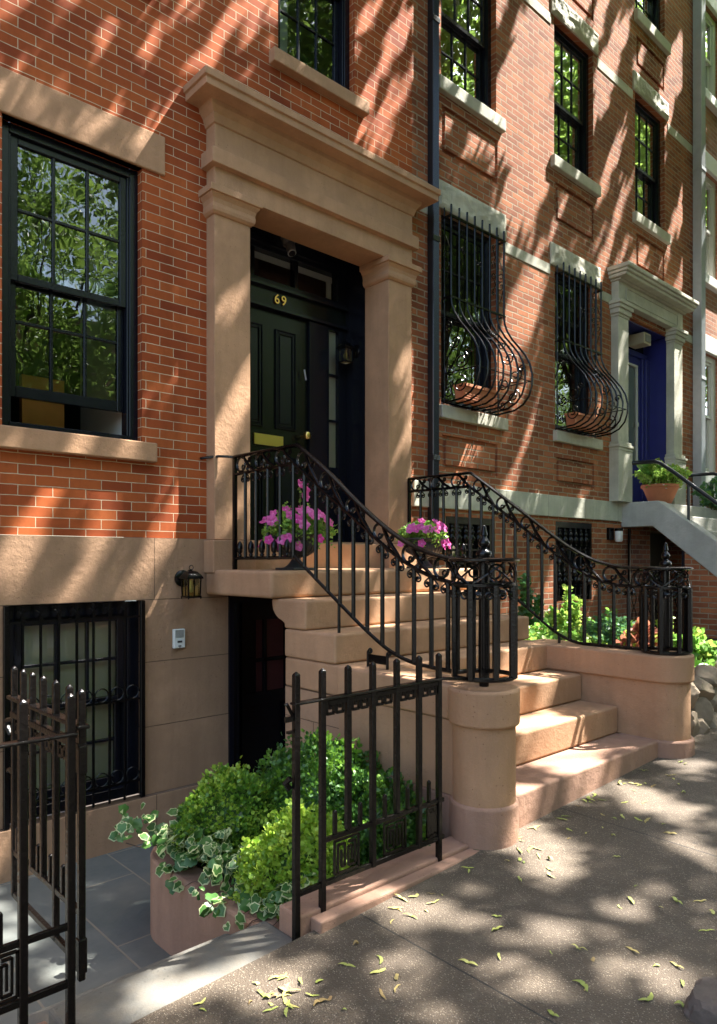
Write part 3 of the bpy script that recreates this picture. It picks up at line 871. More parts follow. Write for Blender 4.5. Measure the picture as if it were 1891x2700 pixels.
# ================================================================= STAIR RAILINGS
def interp(prof, y):
    for (a, za), (b, zb) in zip(prof, prof[1:]):
        if b <= y <= a:
            t = (a - y) / (a - b)
            return za + (zb - za) * t
    return prof[-1][1] if y < prof[-1][0] else prof[0][1]
def smooth_prof(p, n=6, keep=1):
    """Catmull-Rom from index keep on"""
    out = list(p[:keep])
    for i in range(keep, len(p) - 1):
        p0 = p[i - 1] if i > keep else p[i]; p1 = p[i]; p2 = p[i + 1]; p3 = p[min(i + 2, len(p) - 1)]
        for k in range(n):
            t = k / n
            out.append(tuple(.5 * ((2 * p1[j]) + (-p0[j] + p2[j]) * t + (2 * p0[j] - 5 * p1[j] + 4 * p2[j] - p3[j]) * t * t + (-p0[j] + 3 * p1[j] - 3 * p2[j] + p3[j]) * t ** 3) for j in (0, 1)))
    out.append(p[-1])
    return out
def spiral(c, u, v, r0, r1, a0, turns, n=None):
    """points in plane (u,v) around c, radius r0->r1"""
    n = n or max(8, int(abs(turns) * 18))
    c = Vector(c); u = Vector(u); v = Vector(v)
    return [c + u * ((r0 + (r1 - r0) * i / n) * math.cos(a0 + 2 * pi * turns * i / n)) + v * ((r0 + (r1 - r0) * i / n) * math.sin(a0 + 2 * pi * turns * i / n)) for i in range(n + 1)]
Z3 = Vector((0, 0, 1))
def railing(X, top, sec, bot, ring, rz, label, yw, xr, bars, acorns):
    root = thing('stair_railing', (X, ring[1], nose[3][1]), label, 'railing', 'iron railings of the stoop')
    tp = smooth_prof(top, 5, 1); sp = smooth_prof(sec, 5, 1); bp_ = smooth_prof(bot, 5, 1)
    rr = ring[2]; rx, ry = ring[0], ring[1]
    hand = MB()
    hand.tube([(X, y, z) for y, z in tp], .022, 8, r2=.013, up=(0, 0, 1))
    if xr: hand.tube(xr, .010, 6)
    hand.build('handrail', 'black_iron', root)
    MB().tube([(X, y, z) for y, z in sp], .013, 6, r2=.012, up=(0, 0, 1)).build('middle_rail', 'black_iron', root)
    MB().tube([(X, y, z) for y, z in bp_], .012, 6, r2=.012, up=(0, 0, 1)).build('bottom_rail', 'black_iron', root)
    mb = MB().bar((X, yw, 1.376), (X, yw, top[0][1]), .026)
    mb.build('end_post', 'black_iron', root)
    for i, y in enumerate(bars):
        z0 = interp(bp_, y); z1 = interp(sp, y)
        MB().tube([(X, y, z0), (X, y, z1)], [.0135, .0130], 6).build('baluster', 'black_iron', root)
        # scroll bracket: two little curls under the middle rail
        b = MB()
        slope = (interp(sp, y - .02) - interp(sp, y + .02)) / .04
        for sgn in (-1, 1):
            dz = -slope * sgn * .026 * 1
            c = (X, y + sgn * .030, z1 - .048 + dz)
            pts = [Vector((X, y + sgn * .004, z1 - .075)), Vector((X, y + sgn * .006, z1 - .03)), Vector((X, y + sgn * .018, z1 - .012 + dz * .5))]
            pts += spiral(c, (0, sgn, 0), Z3, .022, .006, R(100), -1.3, 16)[2:]
            b.tube(pts, .0055, 5)
            b.lathe([(0, -.008), (.008, 0), (0, .008)], c, 6)
        b.build('scroll_bracket', 'black_iron', root)
    # feet under the bottom rail
    for y in ((3.28, 2.62) if X < 4 else (2.95, 2.62, 2.42)):
        z = interp(bp_, y)
        zt = .819 if y < 3.22 else 1.0
        MB().tube([(X, y, z), (X, y - .0, zt)], .010, 6).build('support_foot', 'black_iron', root)
    for y in acorns:
        z = interp(bp_, y) + .012
        MB().lathe([(.012, 0), (.016, .01), (.010, .02), (.020, .035), (.023, .06), (.020, .085), (.010, .103), (.003, .112)], (X, y, z), 8).build('acorn_finial', 'black_iron', root)
    # ornamental band between the two upper rails
    n = 0
    y = yw - .02
    bay = .235
    flat_end = top[1][0]
    while y > ry + rr + .05:
        y2 = y - (bay if y < flat_end - .02 else (y - flat_end + .02 if y - bay < flat_end - .1 else bay))
        y2 = y - bay
        orn = MB()
        def A(yy, f):
            a = interp(sp, yy); b = interp(tp, yy)
            return Vector((X, yy, a + (b - a) * f))
        tdir = (A(y - .12, .5) - A(y, .5)).normalized()
        ndir = Vector((0, -tdir.z, tdir.y))
        if ndir.z < 0: ndir = -ndir
        gap = (interp(tp, y - .06) - interp(sp, y - .06)) * abs(tdir.y)
        rad = min(.052, gap * .45)
        c = A(y - .06, .5)
        # open C scroll
        orn.tube(spiral(c, tdir, ndir, rad, rad * .93, R(60), .86, 20), .0090, 5)
        orn.tube(spiral(c + tdir * rad * .55 - ndir * rad * .35, tdir, ndir, rad * .42, rad * .2, R(20), -.9, 12), .006, 5)
        # leaf-shaped diagonal with curls
        p0 = A(y - .085, .98); p1 = A(y - .125, .62); p2 = A(y - .17, .30); p3 = A(y - .235, .02)
        orn.tube([p0, p0.lerp(p1, .5), p1, p1.lerp(p2, .5) - ndir * .003, p2, p2.lerp(p3, .5), p3], [.007, .011, .013, .014, .013, .011, .007], 6)
        for (cc, s0, rd) in ((A(y - .165, .72), 1, .020), (A(y - .145, .20), -1, .018)):
            orn.tube(spiral(cc, tdir, ndir, rd, rd * .3, R(200 if s0 > 0 else 20), 1.2, 14), .006, 5)
            orn.lathe([(0, -.007), (.008, 0), (0, .007)], cc, 6)
        orn.build('scroll_ornament', 'black_iron', root)
        n += 1
        y = y2
    # newel basket: three rings, bars, scrolls and a finial post
    def ringpts(z, r, k=28): return [(rx + r * math.cos(2 * pi * i / k), ry + r * math.sin(2 * pi * i / k), z) for i in range(k)]
    MB().tube(ringpts(rz, rr), .022, 8, closed=True, r2=.012, up=(0, 0, 1)).build('newel_ring', 'black_iron', root)
    zm = sec[-1][1]; zb = bot[-1][1]
    MB().tube(ringpts(zm, rr - .004), .010, 6, closed=True, r2=.013, up=(0, 0, 1)).build('newel_ring', 'black_iron', root)
    MB().tube(ringpts(zb, rr - .004), .009, 6, closed=True, r2=.012, up=(0, 0, 1)).build('newel_ring', 'black_iron', root)
    for i in range(8):
        a = 2 * pi * (i + .3) / 8
        x, y = rx + (rr - .004) * math.cos(a), ry + (rr - .004) * math.sin(a)
        w = .0155 if i % 2 else .021
        MB().tube([(x, y, zb), (x, y, zm)], w, 6).build('newel_bar', 'black_iron', root)
        b = MB()
        ta = Vector((-math.sin(a), math.cos(a), 0))
        for sgn in (-1, 1):
            c = Vector((x, y, zm - .05)) + ta * sgn * .032
            b.tube([Vector((x, y, zm - .08)) + ta * sgn * .004, Vector((x, y, zm - .03)) + ta * sgn * .008] + spiral(c, ta * sgn, Z3, .022, .007, R(100), -1.2, 14)[2:], .0055, 5)
        # crossing ribbons above
        for sgn in (-1, 1):
            pts = []
            for k in range(9):
                aa = a + sgn * (k / 8) * (2 * pi / 8) * 1.5
                pts.append((rx + (rr - .004) * math.cos(aa), ry + (rr - .004) * math.sin(aa), zm + (rz - zm) * (k / 8)))
            if i % 2 == 0: b.tube(pts, .0055, 5)
        if i % 2 == 1:
            c = Vector((x, y, (rz + zm) / 2))
            b.build('newel_scroll', 'black_iron', root); b = MB()
            b.tube(spiral(c, ta, Z3, .045, .02, 0, 1.1, 20), .006, 5)
        b.build('newel_scroll', 'black_iron', root)
    post = MB().tube([(rx, ry, .818), (rx, ry, .9), (rx, ry, rz - .02)], [.024, .030, .027], 8)
    post.build('newel_post', 'black_iron', root)
    for k in range(3):
        a = k * 2.1
        pass
    fin = MB().lathe([(.016, -.03), (.018, -.01), (.034, .0), (.040, .018), (.036, .032), (.018, .044), (.014, .052), (.026, .062), (.030, .074), (.022, .09), (.013, .10), (.012, .108), (.018, .113), (.016, .125), (.012, .14), (.010, .148), (.011, .154), (.004, .164), (0, .166)], (rx, ry, rz + .01), 14)
    fin.build('finial', 'black_iron', root)
    return root
barsL = [4.29, 4.155, 4.015, 3.875, 3.73, 3.615, 3.50, 3.385, 3.27, 3.15, 3.03, 2.905, 2.785, 2.66, 2.535, 2.42]
railing(2.87,
        [(4.425, 2.193), (3.685, 2.193), (3.376, 1.985), (3.124, 1.795), (2.935, 1.665), (2.757, 1.563), (2.59, 1.493), (2.403, 1.452), (2.34, 1.447)],
        [(4.425, 2.065), (3.735, 2.075), (3.70, 2.06), (3.376, 1.844), (3.123, 1.681), (2.88, 1.521), (2.70, 1.422), (2.542, 1.362), (2.388, 1.328), (2.34, 1.325)],
        [(4.425, 1.458), (3.715, 1.462), (3.70, 1.455), (3.283, 1.188), (3.037, 1.035), (2.844, .935), (2.672, .888), (2.526, .876), (2.403, .872), (2.35, .872)],
        (2.885, CLY, .158), 1.447, 'black iron stair railing nearer the front fence, its basket newel on the round pier', 4.425,
        [(2.87, 4.425, 2.19), (2.84, 4.47, 2.197), (2.78, 4.50, 2.197), (2.73, 4.56, 2.19), (2.70, 4.615, 2.185)], barsL,
        [4.36, 4.22, 4.085, 3.945, 3.80])
barsR = [4.36, 4.22, 4.09, 3.945, 3.80, 3.68, 3.56, 3.455, 3.345, 3.225, 3.10, 2.985, 2.86, 2.74, 2.62, 2.51, 2.40]
railing(4.79,
        [(4.50, 2.185), (3.79, 2.178), (3.35, 1.875), (2.985, 1.618), (2.82, 1.516), (2.66, 1.443), (2.50, 1.403), (2.36, 1.391), (2.29, 1.390)],
        [(4.50, 2.07), (3.82, 2.065), (3.79, 2.055), (3.35, 1.755), (2.985, 1.495), (2.82, 1.39), (2.66, 1.312), (2.50, 1.272), (2.36, 1.262), (2.29, 1.262)],
        [(4.50, 1.462), (3.80, 1.462), (3.77, 1.445), (3.35, 1.150), (3.165, 1.022), (2.985, .902), (2.82, .838), (2.66, .832), (2.50, .832), (2.29, .832)],
        (4.81, CRY, .152), 1.390, 'black wrought iron stair railing on the right cheek wall, farther from the front fence', 4.50, None, barsR,
        [4.29, 4.155, 4.02, 3.87])

# boot scraper on the fourth step, left
bs = MB()
bx = 2.905
for y in (3.06, 2.90):
    bs.tube([(bx, y, .82), (bx, y, .905)] + spiral((bx + .015, y, .912), (-1, 0, 0), Z3, .016, .008, 0, -.9, 8), .009, 6)
bs.box(bx - .004, bx + .004, 2.90, 3.06, .845, .895)
tag(bs.build('boot_scraper', 'black_iron', origin=(bx, 2.98, .82)), 'small black iron boot scraper standing on a step beside the railing', 'boot scraper')

# ================================================================= FRONT FENCES, GATE, KERBS
def sq_post(x, y, z0, z1, w=.032, d=None, cap=.014):
    d = d or w
    mb = MB()
    a, b = w / 2, d / 2
    vs = [(x - a, y - b, z0), (x + a, y - b, z0), (x + a, y + b, z0), (x - a, y + b, z0), (x - a, y - b, z1 - cap), (x + a, y - b, z1 - cap), (x + a, y + b, z1 - cap), (x - a, y + b, z1 - cap), (x, y, z1)]
    mb.add(vs, [(3, 2, 1, 0), (0, 1, 5, 4), (1, 2, 6, 5), (2, 3, 7, 6), (3, 0, 4, 7), (4, 5, 8), (5, 6, 8), (6, 7, 8), (7, 4, 8)])
    return mb
def fret(mb, o, ud, w, h, t=.010, flip=False):
    """square greek-key spiral panel: o = lower left corner Vector, ud = horizontal unit"""
    ud = Vector(ud)
    def P(u, v):
        if flip: u = w - u
        return Vector(o) + ud * u + Z3 * v
    g = w / 7.0
    half = [[(0, 0), (0, h), (w, h), (w, 0)],
            [(g, 0), (g, h - g), (3 * g, h - g), (3 * g, g * 1.2), (2 * g, g * 1.2), (2 * g, h - 2.3 * g)],
            [(w - g, h - g), (w - 3 * g, h - g)], [(w - g, h - g), (w - g, g), (4 * g, g), (4 * g, h - 2 * g), (5 * g, h - 2 * g), (5 * g, 2 * g)],
            [(0, 0), (w, 0)]]
    for pl in half:
        for a, b in zip(pl, pl[1:]):
            mb.bar(P(*a), P(*b), t)
    return mb

# stone kerb carrying the right hand fence
mb = MB()
mb.box(1.695, 2.80, 2.165, 2.30, -.25, .083)
mb.box(1.745, 2.76, 2.10, 2.1645, -.25, .068)
tag(mb.build('fence_kerb', 'brownstone_red', bevel=.008, origin=(2.2, 2.2, 0)), 'low brownstone kerb under the front fence between gate opening and round pier', 'kerb stone')
mb = MB(); mb.box(-2.0, .80, 2.105, 2.30, -.5, .02)
tag(mb.build('fence_kerb', 'brownstone_red', bevel=.008, origin=(-.5, 2.2, 0)), 'brownstone kerb under the nearest fence at the bottom left corner', 'kerb stone')

def fence(root, posts, Y, z_rail, z_mid, z_bot, z_top, z_base, x_end, frets, short):
    for i, x in enumerate(posts):
        zb = z_base if not isinstance(z_base, (list, tuple)) else z_base[i]
        sq_post(x, Y, zb, z_top, .0245 if i else .0255).build('post', 'rough_iron', root, bevel=.003, seg=1)
    xs0, xs1 = x_end
    MB().box(xs0, xs1, Y - .019, Y + .019, z_rail - .010, z_rail).build('top_rail', 'rough_iron', root, bevel=.004)
    MB().box(posts[1] if posts[0] > 1 else xs0, xs1 - .02, Y - .008, Y + .008, z_mid - .020, z_mid).build('middle_rail', 'rough_iron', root, bevel=.003)
    MB().box(xs0 + .01, xs1 - .02, Y - .008, Y + .008, z_bot - .022, z_bot).build('bottom_rail', 'rough_iron', root, bevel=.003)
    for x in short:
        sq_post(x, Y, z_mid, z_mid + .10, .016, cap=.008).build('dog_bar', 'rough_iron', root, bevel=.002, seg=1)
    for (xa, w, fl) in frets:
        mb = MB(); fret(mb, (xa, Y, z_bot + .008), (1, 0, 0), w, z_mid - z_bot - .038, .0085, fl)
        mb.build('fret_panel', 'rough_iron', root)
YF = 2.17
frA = thing('iron_fence', (2.1, YF, .08), 'black iron fence with square spiked posts and key-pattern panels before the box bushes', 'fence')
PX = [1.682, 1.812, 1.948, 2.087, 2.231, 2.374, 2.508]
fence(frA, PX, YF, .905, .352, .182, 1.025, [-.02, .06, .352, .16, .352, .16, .06], (1.665, 2.56), [(1.875, .13, False), (2.155, .13, True), (2.43, .065, False)], [1.877, 2.015, 2.158, 2.30, 2.44])
# small key ornaments hanging under the top rail
for xa, xb in zip(PX[1:], PX[2:]):
    for j, s in enumerate((1, -1)):
        x = xa + .022 + j * .050
        mb = MB(); z = .892
        P = [(x, z), (x, z - .055), (x + .038, z - .055), (x + .038, z - .022), (x + .018, z - .022), (x + .018, z - .038)]
        if s < 0: P = [(2 * x + .038 - a, b) for a, b in P]
        for a, b in zip(P, P[1:]): mb.bar((a[0], YF, a[1]), (b[0], YF, b[1]), .011)
        mb.build('key_ornament', 'rough_iron', frA)
MB().box(1.84, 2.50, YF - .008, YF + .008, .872, .892).build('rail_strip', 'rough_iron', frA, bevel=.002)
lt_ = MB(); lt_.box(1.63, 1.665, YF - .006, YF + .006, .835, .855); lt_.tube([(1.665, YF, .855), (1.648, YF, .885), (1.636, YF, .905), (1.630, YF, .90)], .007, 5)
lt_.box(1.64, 1.665, YF - .008, YF + .008, .79, .80); lt_.tube([(1.655, YF, .62), (1.645, YF + .02, .60), (1.66, YF + .01, .575)], .012, 6)
lt_.build('gate_latch', 'rough_iron', frA)
MB().tube([(2.54, YF, .900), (2.64, YF + .0, .885), (2.76, YF + .02, .868)], .008, 6).build('tie_bar', 'rough_iron', frA)

frB = thing('iron_fence', (.5, YF, 0), 'black iron fence section at the lower left edge, meeting the open gate', 'fence')
PB = [.42, .556, .691, .827]
fence(frB, PB, YF, .930, .360, .190, 1.052, [0.02, .36, .02, -.02], (.2, .845), [(.575, .10, False), (.44, .10, True)], [.49, .628])

# open gate, swung inward
gate = thing('iron_gate', (.851, 2.20, .1), 'black iron gate with spiked bars standing open into the sunken yard', 'gate')
GX = .862
gy = [2.27, 2.385, 2.50, 2.605, 2.70, 2.80]
sq_post(GX, 2.175, .17, 1.06, .021).build('gate_stile', 'rough_iron', gate, bevel=.003, seg=1)
MB().box(GX - .013, GX + .013, 2.158, 2.19, .80, .885).build('hinge', 'rough_iron', gate, bevel=.004)
MB().box(GX - .013, GX + .013, 2.158, 2.19, .195, .30).build('hinge', 'rough_iron', gate, bevel=.004)
for i, y in enumerate(gy):
    last = i == len(gy) - 1
    z0 = .212 if (last or i == 1) else (.212 if i == 1 else .38)
    sq_post(GX, y, z0, 1.062, .020).build('gate_bar', 'rough_iron', gate, bevel=.003, seg=1)
MB().box(GX - .020, GX + .020, 2.155, 2.83, .935, .948).build('top_rail', 'rough_iron', gate, bevel=.004)
MB().box(GX - .014, GX + .014, 2.165, 2.81, .870, .892).build('rail_strip', 'rough_iron', gate, bevel=.004)
MB().box(GX - .008, GX + .008, 2.165, 2.81, .364, .386).build('middle_rail', 'rough_iron', gate, bevel=.003)
MB().box(GX - .008, GX + .008, 2.165, 2.81, .207, .230).build('bottom_rail', 'rough_iron', gate, bevel=.003)
for y in (2.32, 2.43, 2.545, 2.76):
    sq_post(GX, y, .386, .48, .016, cap=.008).build('dog_bar', 'rough_iron', gate, bevel=.002, seg=1)
for i, (ya, yb) in enumerate(zip(gy, gy[1:])):
    mb = MB()
    for j, s in enumerate((1, -1)):
        y = ya + .012 + j * .042; z = .870
        P = [(y, z), (y, z - .05), (y + .03, z - .05), (y + .03, z - .02), (y + .014, z - .02)]
        if s < 0: P = [(2 * y + .03 - a, b) for a, b in P]
        for a, b in zip(P, P[1:]): mb.bar((GX, a[0], a[1]), (GX, b[0], b[1]), .010)
    mb.build('key_ornament', 'rough_iron', gate)
mb = MB().tube([(GX, 2.81, .86), (GX - .01, 2.85, .85), (GX - .01, 2.86, .83), (GX, 2.84, .80)], .010, 6)
mb.tube([(GX, 2.81, .66), (GX, 2.86, .665), (GX, 2.87, .655)], .008, 6)
mb.build('latch', 'rough_iron', gate)

# ================================================================= PLANTER
pl = MB()
def arc(cx, cy, r, a0, a1, n=10): return [(cx + r * math.cos(R(a0 + (a1 - a0) * i / n)), cy + r * math.sin(R(a0 + (a1 - a0) * i / n))) for i in range(n + 1)]
outer = [(1.70, 2.301)] + arc(2.00, 3.33, .30, 180, 90, 16) + [(2.795, 3.63)]
inner = [(1.84, 2.301)] + arc(2.03, 3.32, .19, 180, 90, 16) + [(2.795, 3.51)]
n = len(outer)
vs = [(x, y, -.48) for x, y in outer] + [(x, y, -.075) for x, y in outer] + [(x, y, -.075) for x, y in inner] + [(x, y, -.16) for x, y in inner]
fs = []
for k in range(3):
    for i in range(n - 1):
        fs.append((k * n + i, k * n + i + 1, (k + 1) * n + i + 1, (k + 1) * n + i))
pl.add(vs, fs)
planter = pl.build('planter_wall', 'brownstone_red', bevel=.012, origin=(1.9, 2.8, -.48), fix=False)
tag(planter, 'low round-cornered brownstone planter wall overhung by variegated ivy', 'planter')
mb = MB(); mb.add([(x, y, -.12) for x, y in inner] + [(2.795, 2.301, -.12)], [tuple(range(n + 1))])
tag(mb.build('planter_soil', 'soil', fix=False, origin=(2.2, 2.8, -.12)), 'dark soil inside the planter', 'soil', kind='structure')

# ================================================================= BOX BUSHES
def bush(name, c, r, n, seed, mats, label, group=None, size=.022, tmpl=LEAF_F, core=True, cat='bush', depth=.16, zmin=-.45):
    root = thing(name, (c[0], c[1], -.12 if c[0] < 3 else .45), label, cat, group)
    P, U = bush_points(c, r, n, seed, depth, zmin)
    q = np.array([noise.noise(Vector(p) * 9) for p in P])
    mi = np.where(q > .05, 1, 0)
    mi = np.where(rng.random(len(P)) < .25, 1 - mi, mi)
    scatter('crown', tmpl, P, U + np.array([0, 0, .35]), size * 1.12, mats, root, spread=.9, mi=mi)
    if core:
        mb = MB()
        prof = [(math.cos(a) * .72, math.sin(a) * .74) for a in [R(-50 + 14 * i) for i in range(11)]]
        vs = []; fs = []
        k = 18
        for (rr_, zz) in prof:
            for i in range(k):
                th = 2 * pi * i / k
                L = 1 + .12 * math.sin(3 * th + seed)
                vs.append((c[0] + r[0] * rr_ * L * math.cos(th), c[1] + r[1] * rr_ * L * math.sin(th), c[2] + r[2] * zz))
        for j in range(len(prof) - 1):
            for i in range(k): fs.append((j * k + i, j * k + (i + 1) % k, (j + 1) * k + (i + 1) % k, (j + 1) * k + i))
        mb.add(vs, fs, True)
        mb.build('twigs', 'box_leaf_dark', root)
    return root
GB = 'clipped box bushes in the planter'
bush('box_bush', (2.06, 3.20, .06), (.27, .26, .27), 10000, 1.0, ['box_leaf', 'box_leaf_sunlit'], 'mid green box bush at the far left corner of the planter behind the ivy', GB, .021)
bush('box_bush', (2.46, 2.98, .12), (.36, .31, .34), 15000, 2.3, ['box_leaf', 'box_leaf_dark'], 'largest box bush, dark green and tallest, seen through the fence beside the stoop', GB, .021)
bush('box_bush', (2.02, 2.57, .00), (.24, .23, .28), 11000, 3.7, ['box_leaf_sunlit', 'box_leaf_sunlit'], 'bright sunlit yellow-green box bush just behind the first fence posts', GB, .022)
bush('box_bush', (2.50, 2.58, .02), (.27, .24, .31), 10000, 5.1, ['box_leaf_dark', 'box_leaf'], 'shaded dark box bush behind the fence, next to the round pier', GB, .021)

# ================================================================= IVY
def ivy():
    root = thing('ivy_plant', (1.8, 2.8, -.12), 'trailing ivy with cream-edged leaves spilling over the planter wall', 'ivy')
    # lobed leaf: outer ring cream, inner green
    outl = [(0, 0), (.30, -.10), (.50, .12), (.46, .36), (.50, .56), (.27, .74), (0, 1.0), (-.27, .74), (-.50, .56), (-.46, .36), (-.50, .12), (-.30, -.10)]
    m = len(outl)
    tv = [(x, y, .10 * abs(x) - .12 * (y - .4) ** 2) for x, y in outl] + [(x * .80 + .02, .07 + (y) * .84, .01 + .09 * abs(x)) for x, y in outl] + [(0, .40, -.01)]
    tv = np.array(tv)
    ringf = np.array([(i, (i + 1) % m, m + (i + 1) % m, m + i) for i in range(m)])
    inn_ = np.array([(m + i, m + (i + 1) % m, m + (i + 2) % m, 2 * m) for i in range(0, m, 2)])
    tf = np.vstack([ringf, inn_])
    fm = np.array([1] * len(ringf) + [0] * len(inn_))
    P = []; N = []
    def put(x, y, z, nx, ny, nz): P.append((x, y, z)); N.append((nx, ny, nz))
    rr = random.Random(5)
    for i in range(760):
        t = rr.random()
        y = 2.34 + t * 1.08
        side = rr.random()
        if side < .93:
            x = 1.82 + rr.uniform(-.10, .13); z = -.04 + rr.uniform(.0, .12) + .06 * math.sin(y * 9)
        else:
            x = 1.69 + rr.uniform(-.05, .03); z = -.06 + rr.uniform(-.05, .06)
        if y > 3.2: x += (y - 3.2) * .5; z += .05 + (y - 3.2) * .25
        if noise.noise(Vector((x * 6, y * 4, 2))) < -.32: continue
        put(x, y, z, -.5, -.45, .9)
    for i in range(46):       # sprays reaching out at the far corner
        t = rr.random()
        put(1.78 - .20 * t + rr.uniform(-.04, .04), 3.34 + rr.uniform(-.14, .16), .0 + .13 * math.sin(t * 2.6) + rr.uniform(-.06, .05), -.6, -.5, .7)
    P = np.array(P); N = np.array(N); N /= np.linalg.norm(N, axis=1)[:, None]
    # leaf plane normal = N; axis drooping outwards
    n = len(P)
    z = N + rng.normal(0, .5, (n, 3)); z /= np.linalg.norm(z, axis=1)[:, None]
    a = np.tile(np.array([-.5, -.35, -.25]), (n, 1)) + rng.normal(0, .5, (n, 3))
    x = np.cross(a, z); x /= np.linalg.norm(x, axis=1)[:, None]
    y = np.cross(z, x)
    sz = rng.uniform(.024, .062, n)
    V = P[:, None, :] + (x[:, None, :] * tv[None, :, 0, None] + y[:, None, :] * tv[None, :, 1, None] + z[:, None, :] * tv[None, :, 2, None]) * sz[:, None, None]
    F = (tf[None] + (np.arange(n) * len(tv))[:, None, None]).reshape(-1, 4)
    MI = np.tile(fm, n).reshape(n, -1)
    MI[rng.random(n) < .42] = 0
    flip = (rng.random((n, len(fm))) < .10) & (fm[None] == 0); MI = np.where(flip, 1, MI)
    fast_mesh('leaves', V.reshape(-1, 3), F, 4, ['ivy_green', 'ivy_cream'], root, mi=MI.ravel())
    st = MB()
    for i in range(9):
        y0 = 2.42 + i * .105 + .03 * math.sin(i * 5)
        pts = [(1.90, y0, -.12), (1.83, y0 + .03, -.06), (1.76, y0 + .06 * math.sin(i * 3), -.065), (1.715, y0 + .10 * math.sin(i * 3), -.066), (1.688, y0 + .13 * math.sin(i * 3), -.085)]
        st.tube(pts, .0018, 5)
    st.tube([(1.84, 3.3, -.1), (1.72, 3.36, .0), (1.62, 3.36, .02), (1.56, 3.38, .05)], .003, 5)
    st.build('stems', 'stem_brown', root)
ivy()

# ================================================================= URNS AND PETUNIAS
def urn(x, y, z, label):
    root = thing('flower_urn', (x, y, z), label, 'urn', 'urns on the landing')
    MB().lathe([(.095, 0), (.098, .012), (.080, .022), (.062, .035), (.045, .055), (.032, .075), (.034, .085), (.06, .095), (.11, .112), (.145, .14), (.160, .17), (.162, .20), (.150, .205), (.156, .215), (.165, .232), (.182, .242), (.182, .252), (.160, .252), (.150, .235), (0, .230)], (x, y, z), 32).build('bowl', 'lead_urn', root)
    MB().box(x - .105, x + .105, y - .105, y + .105, z - .0, z + .016).build('foot_plate', 'lead_urn', root, bevel=.004)
    g = MB()
    for i in range(26):
        a = 2 * pi * i / 26
        g.tube([(x + .075 * math.cos(a), y + .075 * math.sin(a), z + .098), (x + .150 * math.cos(a), y + .150 * math.sin(a), z + .142), (x + .167 * math.cos(a), y + .167 * math.sin(a), z + .19)], .005, 5)
    g.build('gadroon_relief', 'lead_urn', root)
    for s in (-1, 1):
        MB().tube(spiral((x + s * .185, y, z + .205), (s, 0, 0), Z3, .032, .018, R(-120), 1.0, 14), .009, 6).build('handle', 'lead_urn', root)
    return root
fl_tmpl = None
